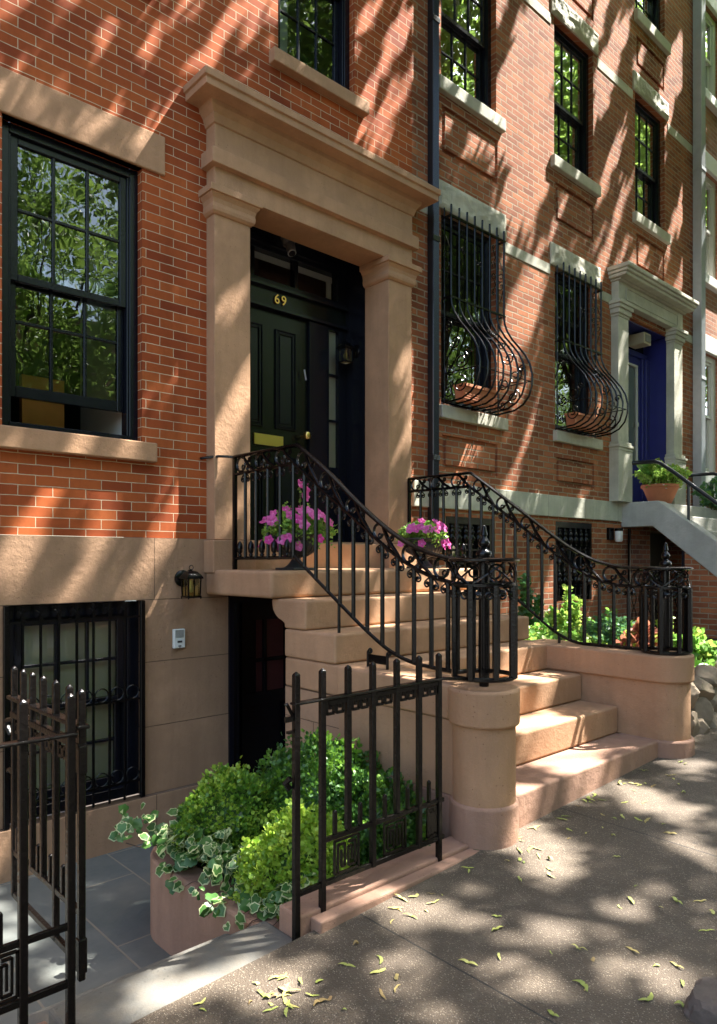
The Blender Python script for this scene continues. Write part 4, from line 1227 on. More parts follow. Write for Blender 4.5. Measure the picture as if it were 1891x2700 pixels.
def petunia(x, y, z, r, label, seed, spike=True, nfl=32):
    root = thing('petunia_plant', (x, y, z), label, 'flowers', 'petunias in the landing urns')
    rg = random.Random(seed)
    P = []; U = []
    for i in range(2100):
        th = rg.uniform(0, 2 * pi); ph = math.acos(rg.uniform(-.05, 1))
        rad = r * rg.uniform(.55, 1.0) * (1 + .15 * math.sin(3 * th + seed))
        u = Vector((math.sin(ph) * math.cos(th), math.sin(ph) * math.sin(th), math.cos(ph)))
        p = Vector((x, y, z + .01)) + Vector((u.x * rad, u.y * rad, u.z * rad * .62))
        if u.z < .25 and rg.random() < .4: p.z -= rg.uniform(0, .09)
        P.append(p); U.append(u)
    if spike:
        for (dx, dy, hh) in ((.02, -.02, .40), (-.09, .0, .24), (.13, .02, .23), (-.17, -.03, .18)):
            for i in range(34):
                t = i / 34
                P.append(Vector((x + dx * (.4 + .6 * t) + rg.uniform(-.02, .02) * (1.2 - t), y + dy + rg.uniform(-.02, .02), z + hh * t))); U.append(Vector((rg.uniform(-1, 1), rg.uniform(-1, 1), .6)))
    scatter('foliage', LEAF_F, np.array([tuple(p) for p in P]), np.array([tuple(u) for u in U]), .026, ['pot_leaf', 'garden_leaf'], root, spread=.6, mi=np.array([rg.random() < .4 for _ in P]).astype(int))
    st = MB()
    for i in range(14):
        th = rg.uniform(0, 2 * pi)
        st.tube([(x, y, z - .02), (x + .5 * r * math.cos(th), y + .5 * r * math.sin(th), z + .08), (x + .9 * r * math.cos(th), y + .9 * r * math.sin(th), z + rg.uniform(-.02, .1))], .003, 5)
    if spike: st.tube([(x, y, z), (x + .02, y - .02, z + .2), (x + .02, y - .02, z + .39)], .003, 5)
    st.build('stems', 'stem', root)
    # one flower mesh, copied
    k = 25
    vs = [(0, 0, -.35)]; fs = []; mi = []
    for ring, (rr_, zz) in enumerate(((.13, -.16), (.55, .0), (1.0, .0))):
        for i in range(k):
            a = 2 * pi * i / k
            w = 1 + (.12 * math.cos(5 * a) if ring == 2 else 0)
            vs.append((rr_ * w * math.cos(a), rr_ * w * math.sin(a), zz + (.10 * math.cos(5 * a) if ring else 0)))
    fm = MB()
    s = .036
    fm.add([tuple(c * s for c in v) for v in vs], [(0, 1 + i, 1 + (i + 1) % k) for i in range(k)], True)
    for ring in range(2):
        fm.cur = 0 if ring else 1
        fm.add([tuple(c * s for c in v) for v in vs], [(1 + ring * k + i, 1 + ring * k + (i + 1) % k, 1 + (ring + 1) * k + (i + 1) % k, 1 + (ring + 1) * k + i) for i in range(k)], True)
    for q in range(2 * k): fm.mi[q] = 1 if q < k else 0
    proto = fm.build('flower', ['petal_pink', 'flower_center'], None, fix=False); proto.parent = root
    pos = []
    for i in range(nfl):
        th = rg.uniform(0, 2 * pi) if i % 3 else rg.uniform(-2.6, -.3)
        ph = math.acos(rg.uniform(0.05, .98))
        u = Vector((math.sin(ph) * math.cos(th), math.sin(ph) * math.sin(th), math.cos(ph)))
        p = Vector((u.x * r * 1.05, u.y * r * 1.05, u.z * r * .72 + .02 - (.08 if u.z < .25 else 0)))
        pos.append((p, u))
    if spike: pos += [(Vector((.02, -.05, .37)), Vector((0, -1, .3))), (Vector((.05, -.05, .33)), Vector((.6, -1, .1))), (Vector((.045, -.05, .28)), Vector((.3, -1, .2))),
                      (Vector((-.20, -.05, -.06)), Vector((-.5, -1, .0))), (Vector((-.11, -.17, -.07)), Vector((-.1, -1, .1))), (Vector((-.24, -.05, .10)), Vector((-.5, -1, .2)))]
    for i, (p, u) in enumerate(pos):
        o = proto if i == 0 else proto.copy()
        if i: COL.objects.link(o); o.parent = root
        d = (u + Vector((-.25, -.7, .25))).normalized()
        o.location = p; o.rotation_euler = d.to_track_quat('Z', 'Y').to_euler()
        sc = rg.uniform(.8, 1.2); o.scale = (sc, sc, sc)
urn(3.10, 4.0, 1.376, 'dark metal urn on the landing, left of the door, half hidden by the near railing')
petunia(3.10, 4.0, 1.376 + .235, .255, 'pink petunias with one tall flowering spike, in the urn left of the door', 3)
urn(4.50, 4.06, 1.376, 'dark metal urn on the landing, right of the door, below the right pilaster')
petunia(4.50, 4.06, 1.376 + .245, .20, 'rounder mound of pink petunias in the urn right of the door', 8, spike=False, nfl=38)

# ================================================================= WALL LANTERNS, CAMERA, INTERCOM
def lantern(wallp, out, label, s=1.0):
    """wallp: point on the wall; out: unit vector away from it"""
    w = Vector(wallp); o = Vector(out)
    side = Vector((-o.y, o.x, 0))
    c = w + o * .13 * s
    root = thing('wall_lantern', tuple(w), label, 'lantern', 'carriage lanterns by the doors')
    m = MB(); m.tube([w, w + o * .012, w + o * .022, w + o * .026], [.060 * s, .060 * s, .045 * s, .02 * s], 20)
    m.build('wall_plate', 'black_iron', root)
    MB().tube([w + o * .02, w + o * .06 * s + Z3 * .01, w + o * .10 * s + Z3 * .055 * s, c + Z3 * .06 * s], .009 * s, 8).build('arm', 'black_iron', root)
    rf = MB()
    h = .048 * s; b = .062 * s
    def sqv(e, z): return [c + side * (e * i) + o * (e * j) + Z3 * z for i, j in ((-1, -1), (1, -1), (1, 1), (-1, 1))]
    L = [sqv(b, .0), sqv(b, .008), sqv(b * .8, .028 * s), sqv(b * .5, .050 * s), sqv(b * .15, .058 * s)]
    vs = [v for q in L for v in q]; fs = [(i * 4 + k, i * 4 + (k + 1) % 4, i * 4 + 4 + (k + 1) % 4, i * 4 + 4 + k) for i in range(4) for k in range(4)] + [(0, 3, 2, 1), (16, 17, 18, 19)]
    rf.add(vs, fs); rf.tube(spiral(c + Z3 * .078 * s, side, Z3, .016 * s, .016 * s, 0, 1, 12), .003 * s, 5)
    rf.build('roof', 'black_iron', root)
    cg = MB(); z0 = -.125 * s
    for i, j in ((-1, -1), (1, -1), (1, 1), (-1, 1)):
        cg.bar(c + side * h * i + o * h * j, c + side * h * .92 * i + o * h * .92 * j + Z3 * z0, .008 * s)
    for i, j in ((0, -1), (0, 1), (1, 0), (-1, 0)):
        cg.bar(c + side * h * i + o * h * j, c + side * h * .92 * i + o * h * .92 * j + Z3 * z0, .005 * s)
    q = [c + side * (h * i) + o * (h * j) + Z3 * z0 for i, j in ((-1, -1), (1, -1), (1, 1), (-1, 1))]
    for a, b_ in zip(q, q[1:] + q[:1]): cg.bar(a, b_, .012 * s)
    for p in q: cg.lathe([(.007, 0), (.004, -.014), (0, -.018)], tuple(p), 6)
    cg.build('cage', 'black_iron', root)
    gl = MB(); e = h * .86
    a = [c + side * (e * i) + o * (e * j) for i, j in ((-1, -1), (1, -1), (1, 1), (-1, 1))]
    gl.add(a + [p + Z3 * z0 for p in a], [(k, (k + 1) % 4, 4 + (k + 1) % 4, 4 + k) for k in range(4)])
    gl.build('glass', 'lamp_pane', root, fix=False)
    MB().lathe([(0, -.10 * s), (.014 * s, -.09 * s), (.020 * s, -.065 * s), (.012 * s, -.035 * s), (.012 * s, -.01 * s)], tuple(c), 12).add([p + Z3 * z0 * .96 for p in a], [(0, 1, 2, 3)]).build('bulb', 'lamp_glass', root)
    return root
lantern((2.545, YW - .013, 1.315), (0, -1, 0), 'black carriage lantern on the brownstone wall beside the landing', 1.0)
lantern((4.550, 4.96, 3.40), (-1, 0, 0), 'black carriage lantern inside the doorway, with yellowish glass', 1.0)
MB2 = MB()
cr = thing('security_camera', (3.74, 4.93, 4.22), 'grey dome-base security camera under the ceiling of the doorway', 'camera')
MB().lathe([(.065, 0), (.068, -.02), (.062, -.035), (.05, -.075), (.045, -.085)], (3.74, 4.93, 4.225), 20).build('base', 'camera_grey', cr)
MB().tube([(3.74, 4.93, 4.16), (3.735, 4.90, 4.13), (3.725, 4.865, 4.06)], [.040, .043, .036], 16).build('camera_body', 'camera_grey', cr)
MB().tube([(3.725, 4.865, 4.062), (3.723, 4.858, 4.048)], [.030, .030], 16).build('lens', 'black_paint', cr)
MB().tube(spiral((3.724, 4.863, 4.054), (1, 0, 0), (0, .88, -.47), .034, .034, 0, 1, 20), .004, 5).build('lens_ring', 'pipe_grey', cr)
ic = thing('door_intercom', (2.512, YW - .012, .89), 'small white intercom speaker on the brownstone wall below the lantern', 'intercom')
MB().box(2.468, 2.556, YW - .042, YW - .0125, .822, .958).build('case', 'plastic_white', ic, bevel=.006)
g = MB()
for i in range(9): g.box(2.480, 2.544, YW - .0435, YW - .0425, .898 + i * .0062, .9005 + i * .0062)
g.build('speaker_slots', 'dark_grey', ic)
MB().box(2.494, 2.530, YW - .044, YW - .0425, .862, .876).build('push_button', 'dark_grey', ic)
MB().box(2.500, 2.524, YW - .044, YW - .0425, .835, .842).box(2.508, 2.516, YW - .044, YW - .0425, .827, .831).build('name_slot', 'dark_grey', ic)
lv = MB().tube([(3.0, YW - .018, 1.30), (3.0, YW - .018, 1.19)], .001, 4)
# cable above the lantern
# door chime tube
MB().tube([(4.03, YD - .02, 3.16), (4.05, YD - .02, 3.07)], .008, 6).build('mezuzah', 'pipe_grey', rc)

# ================================================================= BASEMENT WINDOW GRILLE
gr = thing('window_grille', (1.8, YW, -.16), 'black iron grille with rings over the basement window', 'window grille')
YG = YW - .03
for x in (1.368, 2.236): MB().box(x - .016, x + .016, YG - .014, YG + .014, -.168 if x < 2 else -.168, 1.170).build('frame_bar', 'black_iron', gr, bevel=.003, seg=1)
GBX = [1.461, 1.567, 1.677, 1.79, 1.898, 2.006, 2.11]
for z in (1.065, .508, -.045): MB().box(1.384, 2.22, YG - .008, YG + .008, z - .007, z + .007).build('cross_bar', 'black_iron', gr)
for x in GBX:
    MB().tube([(x, YG, -.16), (x, YG, 1.165)], .0095, 6).build('bar', 'black_iron', gr)
    m = MB(); m.box(x - .014, x + .014, YG - .013, YG + .013, 1.073, 1.080); m.box(x - .011, x + .011, YG - .011, YG + .011, 1.080, 1.095); m.box(x - .014, x + .014, YG - .013, YG + .013, 1.095, 1.101)
    for s in (-1, 1): m.tube([(x, YG, 1.112), (x + s * .012, YG, 1.128), (x + s * .028, YG, 1.136)], [.005, .006, .002], 5)
    m.build('bar_collar', 'black_iron', gr)
cx = [(a + b) / 2 for a, b in zip([1.36] + GBX, GBX + [2.222])]
for z in (.508, -.045):
    for x in cx:
        MB().tube([(x + .044 * math.cos(2 * pi * i / 20), YG, z + .050 + .044 * math.sin(2 * pi * i / 20)) for i in range(20)], .0045, 5, closed=True).build('ring', 'black_iron', gr)

# ================================================================= NEIGHBOURING HOUSE
nb = thing('brick_townhouse', (8.2, YW, .3), 'older rough red brick townhouse with pale stone lintels, bands and a blue door, next door', 'house')
YN = YW + .004
cols_ = [(5.378, 6.275), (7.40, 8.30), (9.41, 10.32)]
N1 = (5.378, 6.275, 2.965, 4.89); N2 = (7.42, 8.30, 2.965, 4.89)
ops = [N1 + (.07,), N2 + (.07,), (9.03, 10.70, 2.2, 4.72, .32)]
for a, b in cols_:
    ops.append((a, b, 6.17, 7.83, .07)); ops.append((a, b, 8.94, 10.3, .07))
panels = [(5.39, 6.30, 5.46, 5.93), (7.43, 8.31, 5.44, 5.90), (9.45, 10.30, 5.46, 5.92),
          (5.39, 6.30, 8.22, 8.62), (7.43, 8.31, 8.22, 8.62), (9.45, 10.30, 8.22, 8.62),
          (5.40, 6.30, 2.34, 2.68), (7.45, 8.32, 2.34, 2.66)]
for p in panels: ops.append(p + (.028,))
mb = wall(4.957, 11.33, 2.2, 11.2, YN, ops)
for (a, b, c, d) in panels:
    # recess floor with a raised field
    e = .05; y = YN + .028
    mb.add([(a, y, c), (b, y, c), (b, y, d), (a, y, d)], [(0, 1, 2, 3)])
    a, b, c, d = a + e, b - e, c + e, d - e; y0 = YN - .002
    v = [(a, y0, c), (b, y0, c), (b, y0, d), (a, y0, d), (a, y, c), (b, y, c), (b, y, d), (a, y, d)]
    mb.add(v, [(0, 1, 2, 3), (0, 4, 5, 1), (1, 5, 6, 2), (2, 6, 7, 3), (3, 7, 4, 0)])
mb.build('brick_wall', 'brick_old', nb, fix=False)
BN = [(5.45, 6.21, .95, 1.88), (7.43, 8.262, .95, 1.90)]
mb = wall(4.957, 11.33, -.5, 1.95, YN, [BN[0] + (.12,), BN[1] + (.12,), (9.86, 11.2, -.5, 1.85, .4)])
mb.build('brick_wall', 'brick_old', nb, fix=False)
MB().box(4.957, 8.998, YN - .03, YN + .05, 1.95, 2.2).build('water_table', 'limestone_joint', nb, bevel=.008)
def nb_lintel(a, b, z0, z1, seed): rough_block(a, b, YN - .02, YN + .07, z0, z1, .020, .022, seed).build('lintel', 'limestone', nb, fix=False)
nb_lintel(5.31, 6.425, 4.892, 5.165, 1); nb_lintel(7.31, 8.44, 4.892, 5.15, 2)
for i, (a, b) in enumerate(cols_):
    nb_lintel(a - .07, b + .09, 7.832, 8.09, 4 + i)
    MB().box(a - .075, b + .105, YN - .055, YN + .07, 6.03, 6.168).build('sill', 'limestone', nb, bevel=.01)
    MB().box(a - .03, b + .10, YN - .055, YN + .07, 8.79, 8.94).build('sill', 'limestone', nb, bevel=.01)
    window(nb, a, b, 6.17, 7.83, YN + .065, 'black_paint', meet=6.93, glass='window_glass_far')
    window(nb, a, b, 8.94, 10.3, YN + .065, 'black_paint', glass='window_glass_far')
MB().box(5.335, 6.425, YN - .055, YN + .07, 2.835, 2.963).build('sill', 'limestone', nb, bevel=.01)
MB().box(7.375, 8.45, YN - .055, YN + .07, 2.835, 2.963).build('sill', 'limestone', nb, bevel=.01)
for a, b in ((4.96, 5.308), (6.427, 7.308), (8.442, 8.90), (10.82, 11.30)): MB().box(a, b, YN - .008, YN + .02, 4.77, 4.888).build('stone_band', 'limestone', nb, bevel=.004)
for a, b in ((4.96, 5.30), (6.37, 7.325), (8.395, 9.335), (10.415, 11.30)): MB().box(a, b, YN - .008, YN + .02, 7.69, 7.815).build('stone_band', 'limestone', nb, bevel=.004)
for W in (N1, N2):
    w_ = window(nb, W[0], W[1], W[2], W[3], YN + .065, 'black_paint', cols=1, rows=2, lcols=1, lrows=1, meet=3.93)
    MB().box(W[0] + .09, W[0] + .30, YN + .30, YN + .31, 3.0, 4.8).build('curtain', 'dark_grey', w_)
for k, W in enumerate(BN):
    w_ = window(nb, W[0] + .002, W[1] - .002, W[2], W[3], YN + .115, 'black_paint', cols=2, rows=1, glass='window_glass')
    MB().box(W[0] + .05, W[1] - .05, YN + .25, YN + .26, W[2], W[3]).build('blind', 'dark_grey', w_)
    gg = thing('window_grille', (W[0] + .4, YN, W[2]), ('cast iron grille over the basement window nearer the stoop railing', 'cast iron grille over the basement window under the farther bowed grille')[k], 'window grille', 'cast grilles of the neighbouring basement')
    fb = MB()
    fb.box(W[0] + .004, W[0] + .05, YN + .0, YN + .10, W[2], W[3] - .002); fb.box(W[1] - .05, W[1] - .004, YN + .0, YN + .10, W[2], W[3] - .002)
    fb.box(W[0] + .05, W[1] - .05, YN + .0, YN + .10, W[3] - .07, W[3] - .002)
    fb.box(W[0] + .05, W[1] - .05, YN + .01, YN + .03, W[3] - .34, W[3] - .325); fb.box(W[0] + .05, W[1] - .05, YN + .01, YN + .03, W[2] + .05, W[2] + .065)
    fb.build('frame', 'black_iron', gg)
    nbar = 6
    for i in range(nbar):
        x = W[0] + .11 + (W[1] - W[0] - .22) * i / (nbar - 1)
        m = MB().tube([(x, YN + .02, W[2] + .02), (x, YN + .02, W[3] - .07)], .008, 6)
        for (zo, sc) in ((W[3] - .30, 1), (W[2] + .16, .9)):
            m.lathe([(.009, 0), (.026 * sc, .02), (.014, .035), (.034 * sc, .065), (.040 * sc, .09), (.020, .125), (.032 * sc, .14), (.030, .165), (.016, .18), (.022, .20), (.008, .22)], (x, YN + .02, zo), 8)
        m.build('cast_bar', 'black_iron', gg)

# bowed window grilles
def belly(x0, x1, label):
    root = thing('bowed_grille', ((x0 + x1) / 2, YN, 2.97), label, 'window grille', 'bowed iron grilles on the neighbouring house')
    prof = [(4.515, 4.91), (4.515, 4.80), (4.515, 4.40), (4.515, 4.01), (4.505, 3.93), (4.47, 3.84), (4.41, 3.745), (4.33, 3.65), (4.25, 3.55), (4.195, 3.45), (4.165, 3.33), (4.17, 3.22), (4.205, 3.12), (4.275, 3.045), (4.38, 3.0), (4.60, 2.985)]
    n = 8
    for i in range(n):
        x = x0 + .008 + (x1 - x0 - .016) * i / (n - 1)
        MB().tube([(x, y, z) for y, z in prof], .0105, 6).build('bowed_bar', 'black_iron', root)
    x1s = x1
    # side bars at the wall
    for x in (x0, x1): MB().tube([(x, 4.595, 4.90), (x, 4.595, 2.985)], .008, 6).build('side_bar', 'black_iron', root)
    for (y, z) in ((4.515, 4.80), (4.515, 4.01), (4.60, 2.985)):
        m = MB().box(x0 - .01, x1 + .01, y - .011, y + .011, z - .009, z + .009)
        if y < 4.6:
            for x in (x0, x1): m.box(x - .009, x + .009, y, 4.62, z - .0085, z + .0085)
        m.build('cross_bar', 'black_iron', root)
    MB().tube([(x0, 4.60, 3.27), (x0, 4.19, 3.27), (x1, 4.19, 3.27), (x1, 4.60, 3.27)], .006, 6).build('cross_bar', 'black_iron', root)
    # scrolls on both cheeks, in the plane x = const
    U = Vector((0, -1, 0))
    for x in (x0, x1):
        m = MB()
        for (y, z, r, a0, t) in ((4.55, 3.72, .055, 90, -1.3), (4.46, 3.56, .065, 200, 1.4), (4.38, 3.36, .085, 60, -1.5), (4.52, 3.30, .07, 120, 1.4), (4.40, 3.14, .085, 70, -1.5), (4.54, 3.08, .055, 100, 1.3), (4.30, 3.42, .045, 0, 1.2)):
            pts = spiral((x, y, z), U, Z3, r, r * .22, R(a0), t, 22)
            m.tube(pts, .0075, 5)
            m.lathe([(0, -.009), (.010, 0), (0, .009)], tuple(pts[-1]), 6)
        m.build('cheek_scroll', 'black_iron', root); m = MB()
        m.tube(spiral((x, 4.56, 4.44), U, Z3, .05, .012, R(-80), -1.2, 16) , .005, 5)
        m.tube([(x, 4.575, 4.62), (x, 4.54, 4.52), (x, 4.515, 4.45)], .005, 5)
        m.build('side_scroll', 'black_iron', root); m = MB()
        m.tube(spiral((x, 4.56, 4.34), U, Z3, .05, .012, R(80), 1.2, 16), .005, 5)
        m.tube([(x, 4.575, 4.16), (x, 4.54, 4.26), (x, 4.515, 4.33)], .005, 5)
        m.build('cheek_scroll', 'black_iron', root)
    m = MB()
    xm = (x0 + x1) / 2
    for (dx, dz, s) in ((-.03, .03, 1), (.03, .03, -1), (-.03, -.03, 1), (.03, -.03, -1)):
        m.tube(spiral((xm + dx, 4.515, 4.40 + dz * 1.6), (s, 0, 0), (0, 0, 1 if dz > 0 else -1), .03, .01, R(180), -1.1, 14), .0065, 5)
        m.build('front_scroll', 'black_iron', root); m = MB()
    for xx in (x0 + .19, x1 - .19):
        for s in (-1, 1):
            m.tube(spiral((xx, 4.515, 4.45 * 1 + s * .055), (1, 0, 0), (0, 0, s), .04, .012, R(180), -1.2, 16), .005, 5)
            m.tube([(xx + .01, 4.515, 4.45 + s * .1), (xx + .035, 4.515, 4.45 + s * .14), (xx - .01, 4.515, 4.45 + s * .22)] + spiral((xx - .0, 4.515, 4.45 + s * .24), (1, 0, 0), (0, 0, s), .02, .008, R(200), -1, 10), .005, 5)
            m.build('front_scroll', 'black_iron', root); m = MB()
    for s in (-1, 1):
        c = (xm + s * .02, 4.34, 3.70)
        m.tube(spiral(c, (s, 0, 0), (0, .64, .77), .05, .015, 0, 1.2, 16), .005, 5)
        m.tube([(xm - .18 * s, 4.44, 3.80), (xm - .08 * s, 4.36, 3.70), (xm + .08 * s, 4.30, 3.62), (xm + .2 * s, 4.28, 3.60)], .005, 5)
    m.build('front_scroll', 'black_iron', root)
    return root
belly(5.395, 6.27, 'black bowed iron grille on the neighbouring parlour window nearer the drainpipe')
belly(7.42, 8.30, 'black bowed iron grille on the neighbouring parlour window nearer the blue door')
def windowbox(x0, x1, label):
    poly = [(4.40, 3.15), (4.395, 3.165), (4.54, 3.165), (4.54, 3.15), (4.535, 3.15), (4.52, 2.998), (4.425, 2.998)]
    m = MB().prism([(4.425, 2.998), (4.525, 2.998), (4.540, 3.135), (4.410, 3.135)], 'X', x0 + .01, x1 - .01)
    for i in range(5):
        z = 3.02 + i * .022; m.box(x0 + .004, x1 - .004, 4.4255 - .0135 * (z - 2.998) / .137 - .004, 4.44, z, z + .009)
    m.box(x0, x1, 4.398, 4.55, 3.1355, 3.165)
    tag(m.build('planter_box', 'terracotta', bevel=.003, origin=((x0 + x1) / 2, 4.47, 2.998)), label, 'window box', 'terracotta boxes in the bowed grilles')
windowbox(5.47, 5.99, 'terracotta trough inside the bowed grille nearer the drainpipe')
windowbox(7.50, 8.04, 'terracotta trough inside the bowed grille nearer the blue door')

# neighbour doorway
def nb_pil(a, b):
    p = MB().box(a + .05, b - .05, YN - .10, YN + .02, 2.98, 4.60).build('pilaster', 'limestone', nb, bevel=.006)
    MB().box(a, b, YN - .13, YN + .02, 2.2, 2.86).box(a - .0, b + .0, YN - .135, YN + .02, 2.861, 2.90).box(a - .012, b + .012, YN - .15, YN + .02, 2.901, 2.935).box(a + .01, b - .01, YN - .125, YN + .02, 2.936, 2.979).build('plinth', 'limestone', p, bevel=.006)
    MB().box(a + .04, b - .04, YN - .11, YN + .02, 4.601, 4.635).box(a + .02, b - .02, YN - .13, YN + .02, 4.636, 4.70).box(a, b, YN - .15, YN + .02, 4.701, 4.75).box(a - .015, b + .015, YN - .165, YN + .02, 4.751, 4.80).build('capital', 'limestone', p, bevel=.008)
nb_pil(8.70, 9.08); nb_pil(10.36, 10.74)
e = MB()
e.box(8.76, 10.70, YN - .10, YN + .30, 4.801, 5.06)
e.build('entablature', 'limestone', nb, bevel=.005)
m = MB(); m.box(8.95, 10.52, YN - .112, YN - .1005, 4.85, 4.865); m.box(8.95, 10.52, YN - .112, YN - .1005, 5.0, 5.015); m.box(8.95, 8.965, YN - .112, YN - .1005, 4.8655, 4.9995); m.box(10.505, 10.52, YN - .112, YN - .1005, 4.8655, 4.9995)
m.build('frieze_moulding', 'limestone', nb, bevel=.003)
c = MB(); c.box(8.73, 10.73, YN - .14, YN + .02, 5.061, 5.085); c.box(8.69, 10.77, YN - .24, YN + .02, 5.086, 5.13); c.box(8.67, 10.79, YN - .27, YN + .02, 5.131, 5.17); c.box(8.65, 10.81, YN - .295, YN + .02, 5.171, 5.225)
c.build('door_cornice', 'limestone', nb, bevel=.010)
d = MB(); Yd2 = YN + .33
d.box(9.03, 9.14, Yd2, Yd2 + .08, 2.2, 4.72); d.box(10.50, 10.70, Yd2 - .10, Yd2 + .08, 2.2, 4.72); d.box(9.14, 10.5, Yd2, Yd2 + .08, 4.42, 4.50); d.box(9.14, 10.5, Yd2 - .02, Yd2 + .08, 4.66, 4.70); d.box(9.04, 10.46, YN + .05, Yd2 + .08, 4.701, 4.716); d.box(10.47, 10.52, YN + .04, Yd2 + .08, 2.2, 4.72)
d.box(10.36, 10.5, Yd2 - .04, Yd2 + .05, 2.2, 4.42); d.box(10.30, 10.355, Yd2 - .01, Yd2 + .05, 2.2, 4.42)
dj = d.build('door_frame', 'navy_paint', nb, bevel=.006)
d = MB(); d.box(9.15, 10.29, Yd2 + .02, Yd2 + .06, 2.2, 2.85); d.box(9.15, 9.5, Yd2 + .02, Yd2 + .06, 2.851, 4.30); d.box(10.19, 10.29, Yd2 + .02, Yd2 + .06, 2.851, 4.30); d.box(9.15, 10.29, Yd2 + .02, Yd2 + .06, 4.301, 4.415)
dd = d.build('front_door', 'navy_paint', nb, bevel=.006)
tag(dd, 'navy blue door with a tall glass light and white blind')
MB().box(9.505, 10.185, Yd2 + .05, Yd2 + .055, 2.86, 4.30).build('blind', 'white_curtain', dd)
m = MB(); m.box(9.505, 9.53, Yd2 + .005, Yd2 + .045, 2.852, 4.30); m.box(10.16, 10.185, Yd2 + .005, Yd2 + .045, 2.852, 4.30); m.box(9.53, 10.16, Yd2 + .005, Yd2 + .045, 4.27, 4.30); m.box(10.13, 10.18, Yd2 - .01, Yd2 + .004, 3.40, 3.46)
m.build('light_bead', 'white_paint', dd)
MB().add([(9.53, Yd2 + .03, 2.86), (10.16, Yd2 + .03, 2.86), (10.16, Yd2 + .03, 4.27), (9.53, Yd2 + .03, 4.27)], [(0, 1, 2, 3)]).build('glass', 'window_glass', dd, fix=False)
MB().box(9.14, 10.5, Yd2 + .06, Yd2 + .07, 4.50, 4.66).build('transom_light', 'black_paint', dj)
MB().box(9.0, 10.72, YN - .02, Yd2 + .1, 2.19, 2.215).build('threshold', 'grey_stone', nb)
bx_ = thing('door_light', (10.0, YN + .2, 4.6), 'beige box light fixed inside the top of the blue doorway', 'light')
MB().box(9.81, 10.02, YN + .06, YN + .30, 4.50, 4.66).build('case', 'beige_box', bx_, bevel=.01)
MB().box(9.84, 9.99, YN + .05, YN + .0595, 4.53, 4.63).build('louvre', 'camera_grey', bx_, bevel=.004)

# neighbour stoop
s2 = thing('stone_stoop', (10.1, 3.6, .3), 'grey stone stoop with sloping side slab leading up to the blue door', 'stoop')
XS = 9.0; XS2 = 11.15
poly = [(YN - .01, 1.875), (YN - .01, 2.20), (4.12, 2.20), (2.0, .62), (2.0, .25), (2.2, .25), (4.19, 1.875)]
MB().prism(poly, 'X', XS, XS + .22).build('side_slab', 'grey_stone', s2, bevel=.012)
MB().prism(poly, 'X', XS2 - .2, XS2 + .02).build('side_slab', 'grey_stone', s2, bevel=.012)
MB().box(XS + .221, XS2 - .201, 4.10, YN - .01, 1.9, 2.18).build('landing_slab', 'grey_stone', s2, bevel=.01)
for i in range(9):
    y = 4.10 - .235 * i; z = 2.0 - .19 * i
    MB().box(XS + .221, XS2 - .201, y - .27, y - .001, z - .25, z).build('step', 'grey_stone', s2, bevel=.012)
mb = MB().prism([(3.79, -.3), (3.79, 1.545), (2.21, .255), (2.21, -.3)], 'X', XS + .02, XS + .18)
mb.build('side_wall', 'brick_old', s2)
MB().box(XS + .02, XS + .18, 3.79, 3.83, -.3, 1.56).build('dark_jamb', 'black_paint', s2)
# basement entrance under the neighbour's landing, with an ornamental iron gate
ig = thing('iron_gate', (9.14, 4.2, .3), 'dark ornamental iron gate under the grey stoop next door', 'gate')
XG = 9.12
MB().bar((XG, 3.84, .1), (XG, 3.84, 1.86), .03).bar((XG, 4.56, .1), (XG, 4.56, 1.86), .03).bar((XG, 3.84, 1.30), (XG, 4.56, 1.30), .014).bar((XG, 3.84, .42), (XG, 4.56, .42), .014).build('frame', 'black_iron', ig)
for i in range(7):
    y = 3.92 + i * .096
    m = MB()
    pts = [(XG, y + .030 * math.sin(t * pi * 2), .15 + 1.12 * t / 2.5) for t in [k * 2.5 / 30 for k in range(31)]]
    m.tube(pts, .006, 5)
    m.tube([(XG, y - .03 * math.sin((p[2] - .15) / 1.12 * 2.5 * pi * 2), p[2]) for p in pts], .006, 5)
    m.tube(spiral((XG, y, 1.27), (0, 1, 0), Z3, .036, .036, 0, .5, 10), .006, 5)
    m.build('wavy_bar', 'black_iron', ig)
mb = MB(); mb.box(9.9, 11.2, YN + .38, YN + .40, -.5, 1.85)
bdn = mb.build('basement_door', 'dark_grey', nb)
MB().box(9.95, 10.10, YN + .34, YN + .37, 1.0, 1.8).build('door_pane', 'blind_cloth', bdn)

def pipe_rail(x, label, post=True):
    root = thing('handrail', (x, 3.78, 1.95), label, 'handrail', 'pipe handrails of the grey stoop')
    pts = [(x - .12, 4.60, 2.70), (x - .04, 4.54, 2.72), (x, 4.40, 2.722), (x, 4.22, 2.718), (x, 4.14, 2.69), (x, 3.95, 2.545), (x, 2.2, 1.13)]
    MB().tube(pts, .026, 10).build('pipe', 'pipe_black', root)
    MB().tube([(x, 3.78, 1.92), (x, 3.78, 2.40)], .018, 8).build('post', 'pipe_black', root)
    MB().tube([(x, 2.35, .85), (x, 2.35, 1.24)], .018, 8).build('post', 'pipe_black', root)
pipe_rail(9.11, 'black pipe handrail on the near side of the grey stoop')
pipe_rail(11.05, 'black pipe handrail on the far side of the grey stoop')

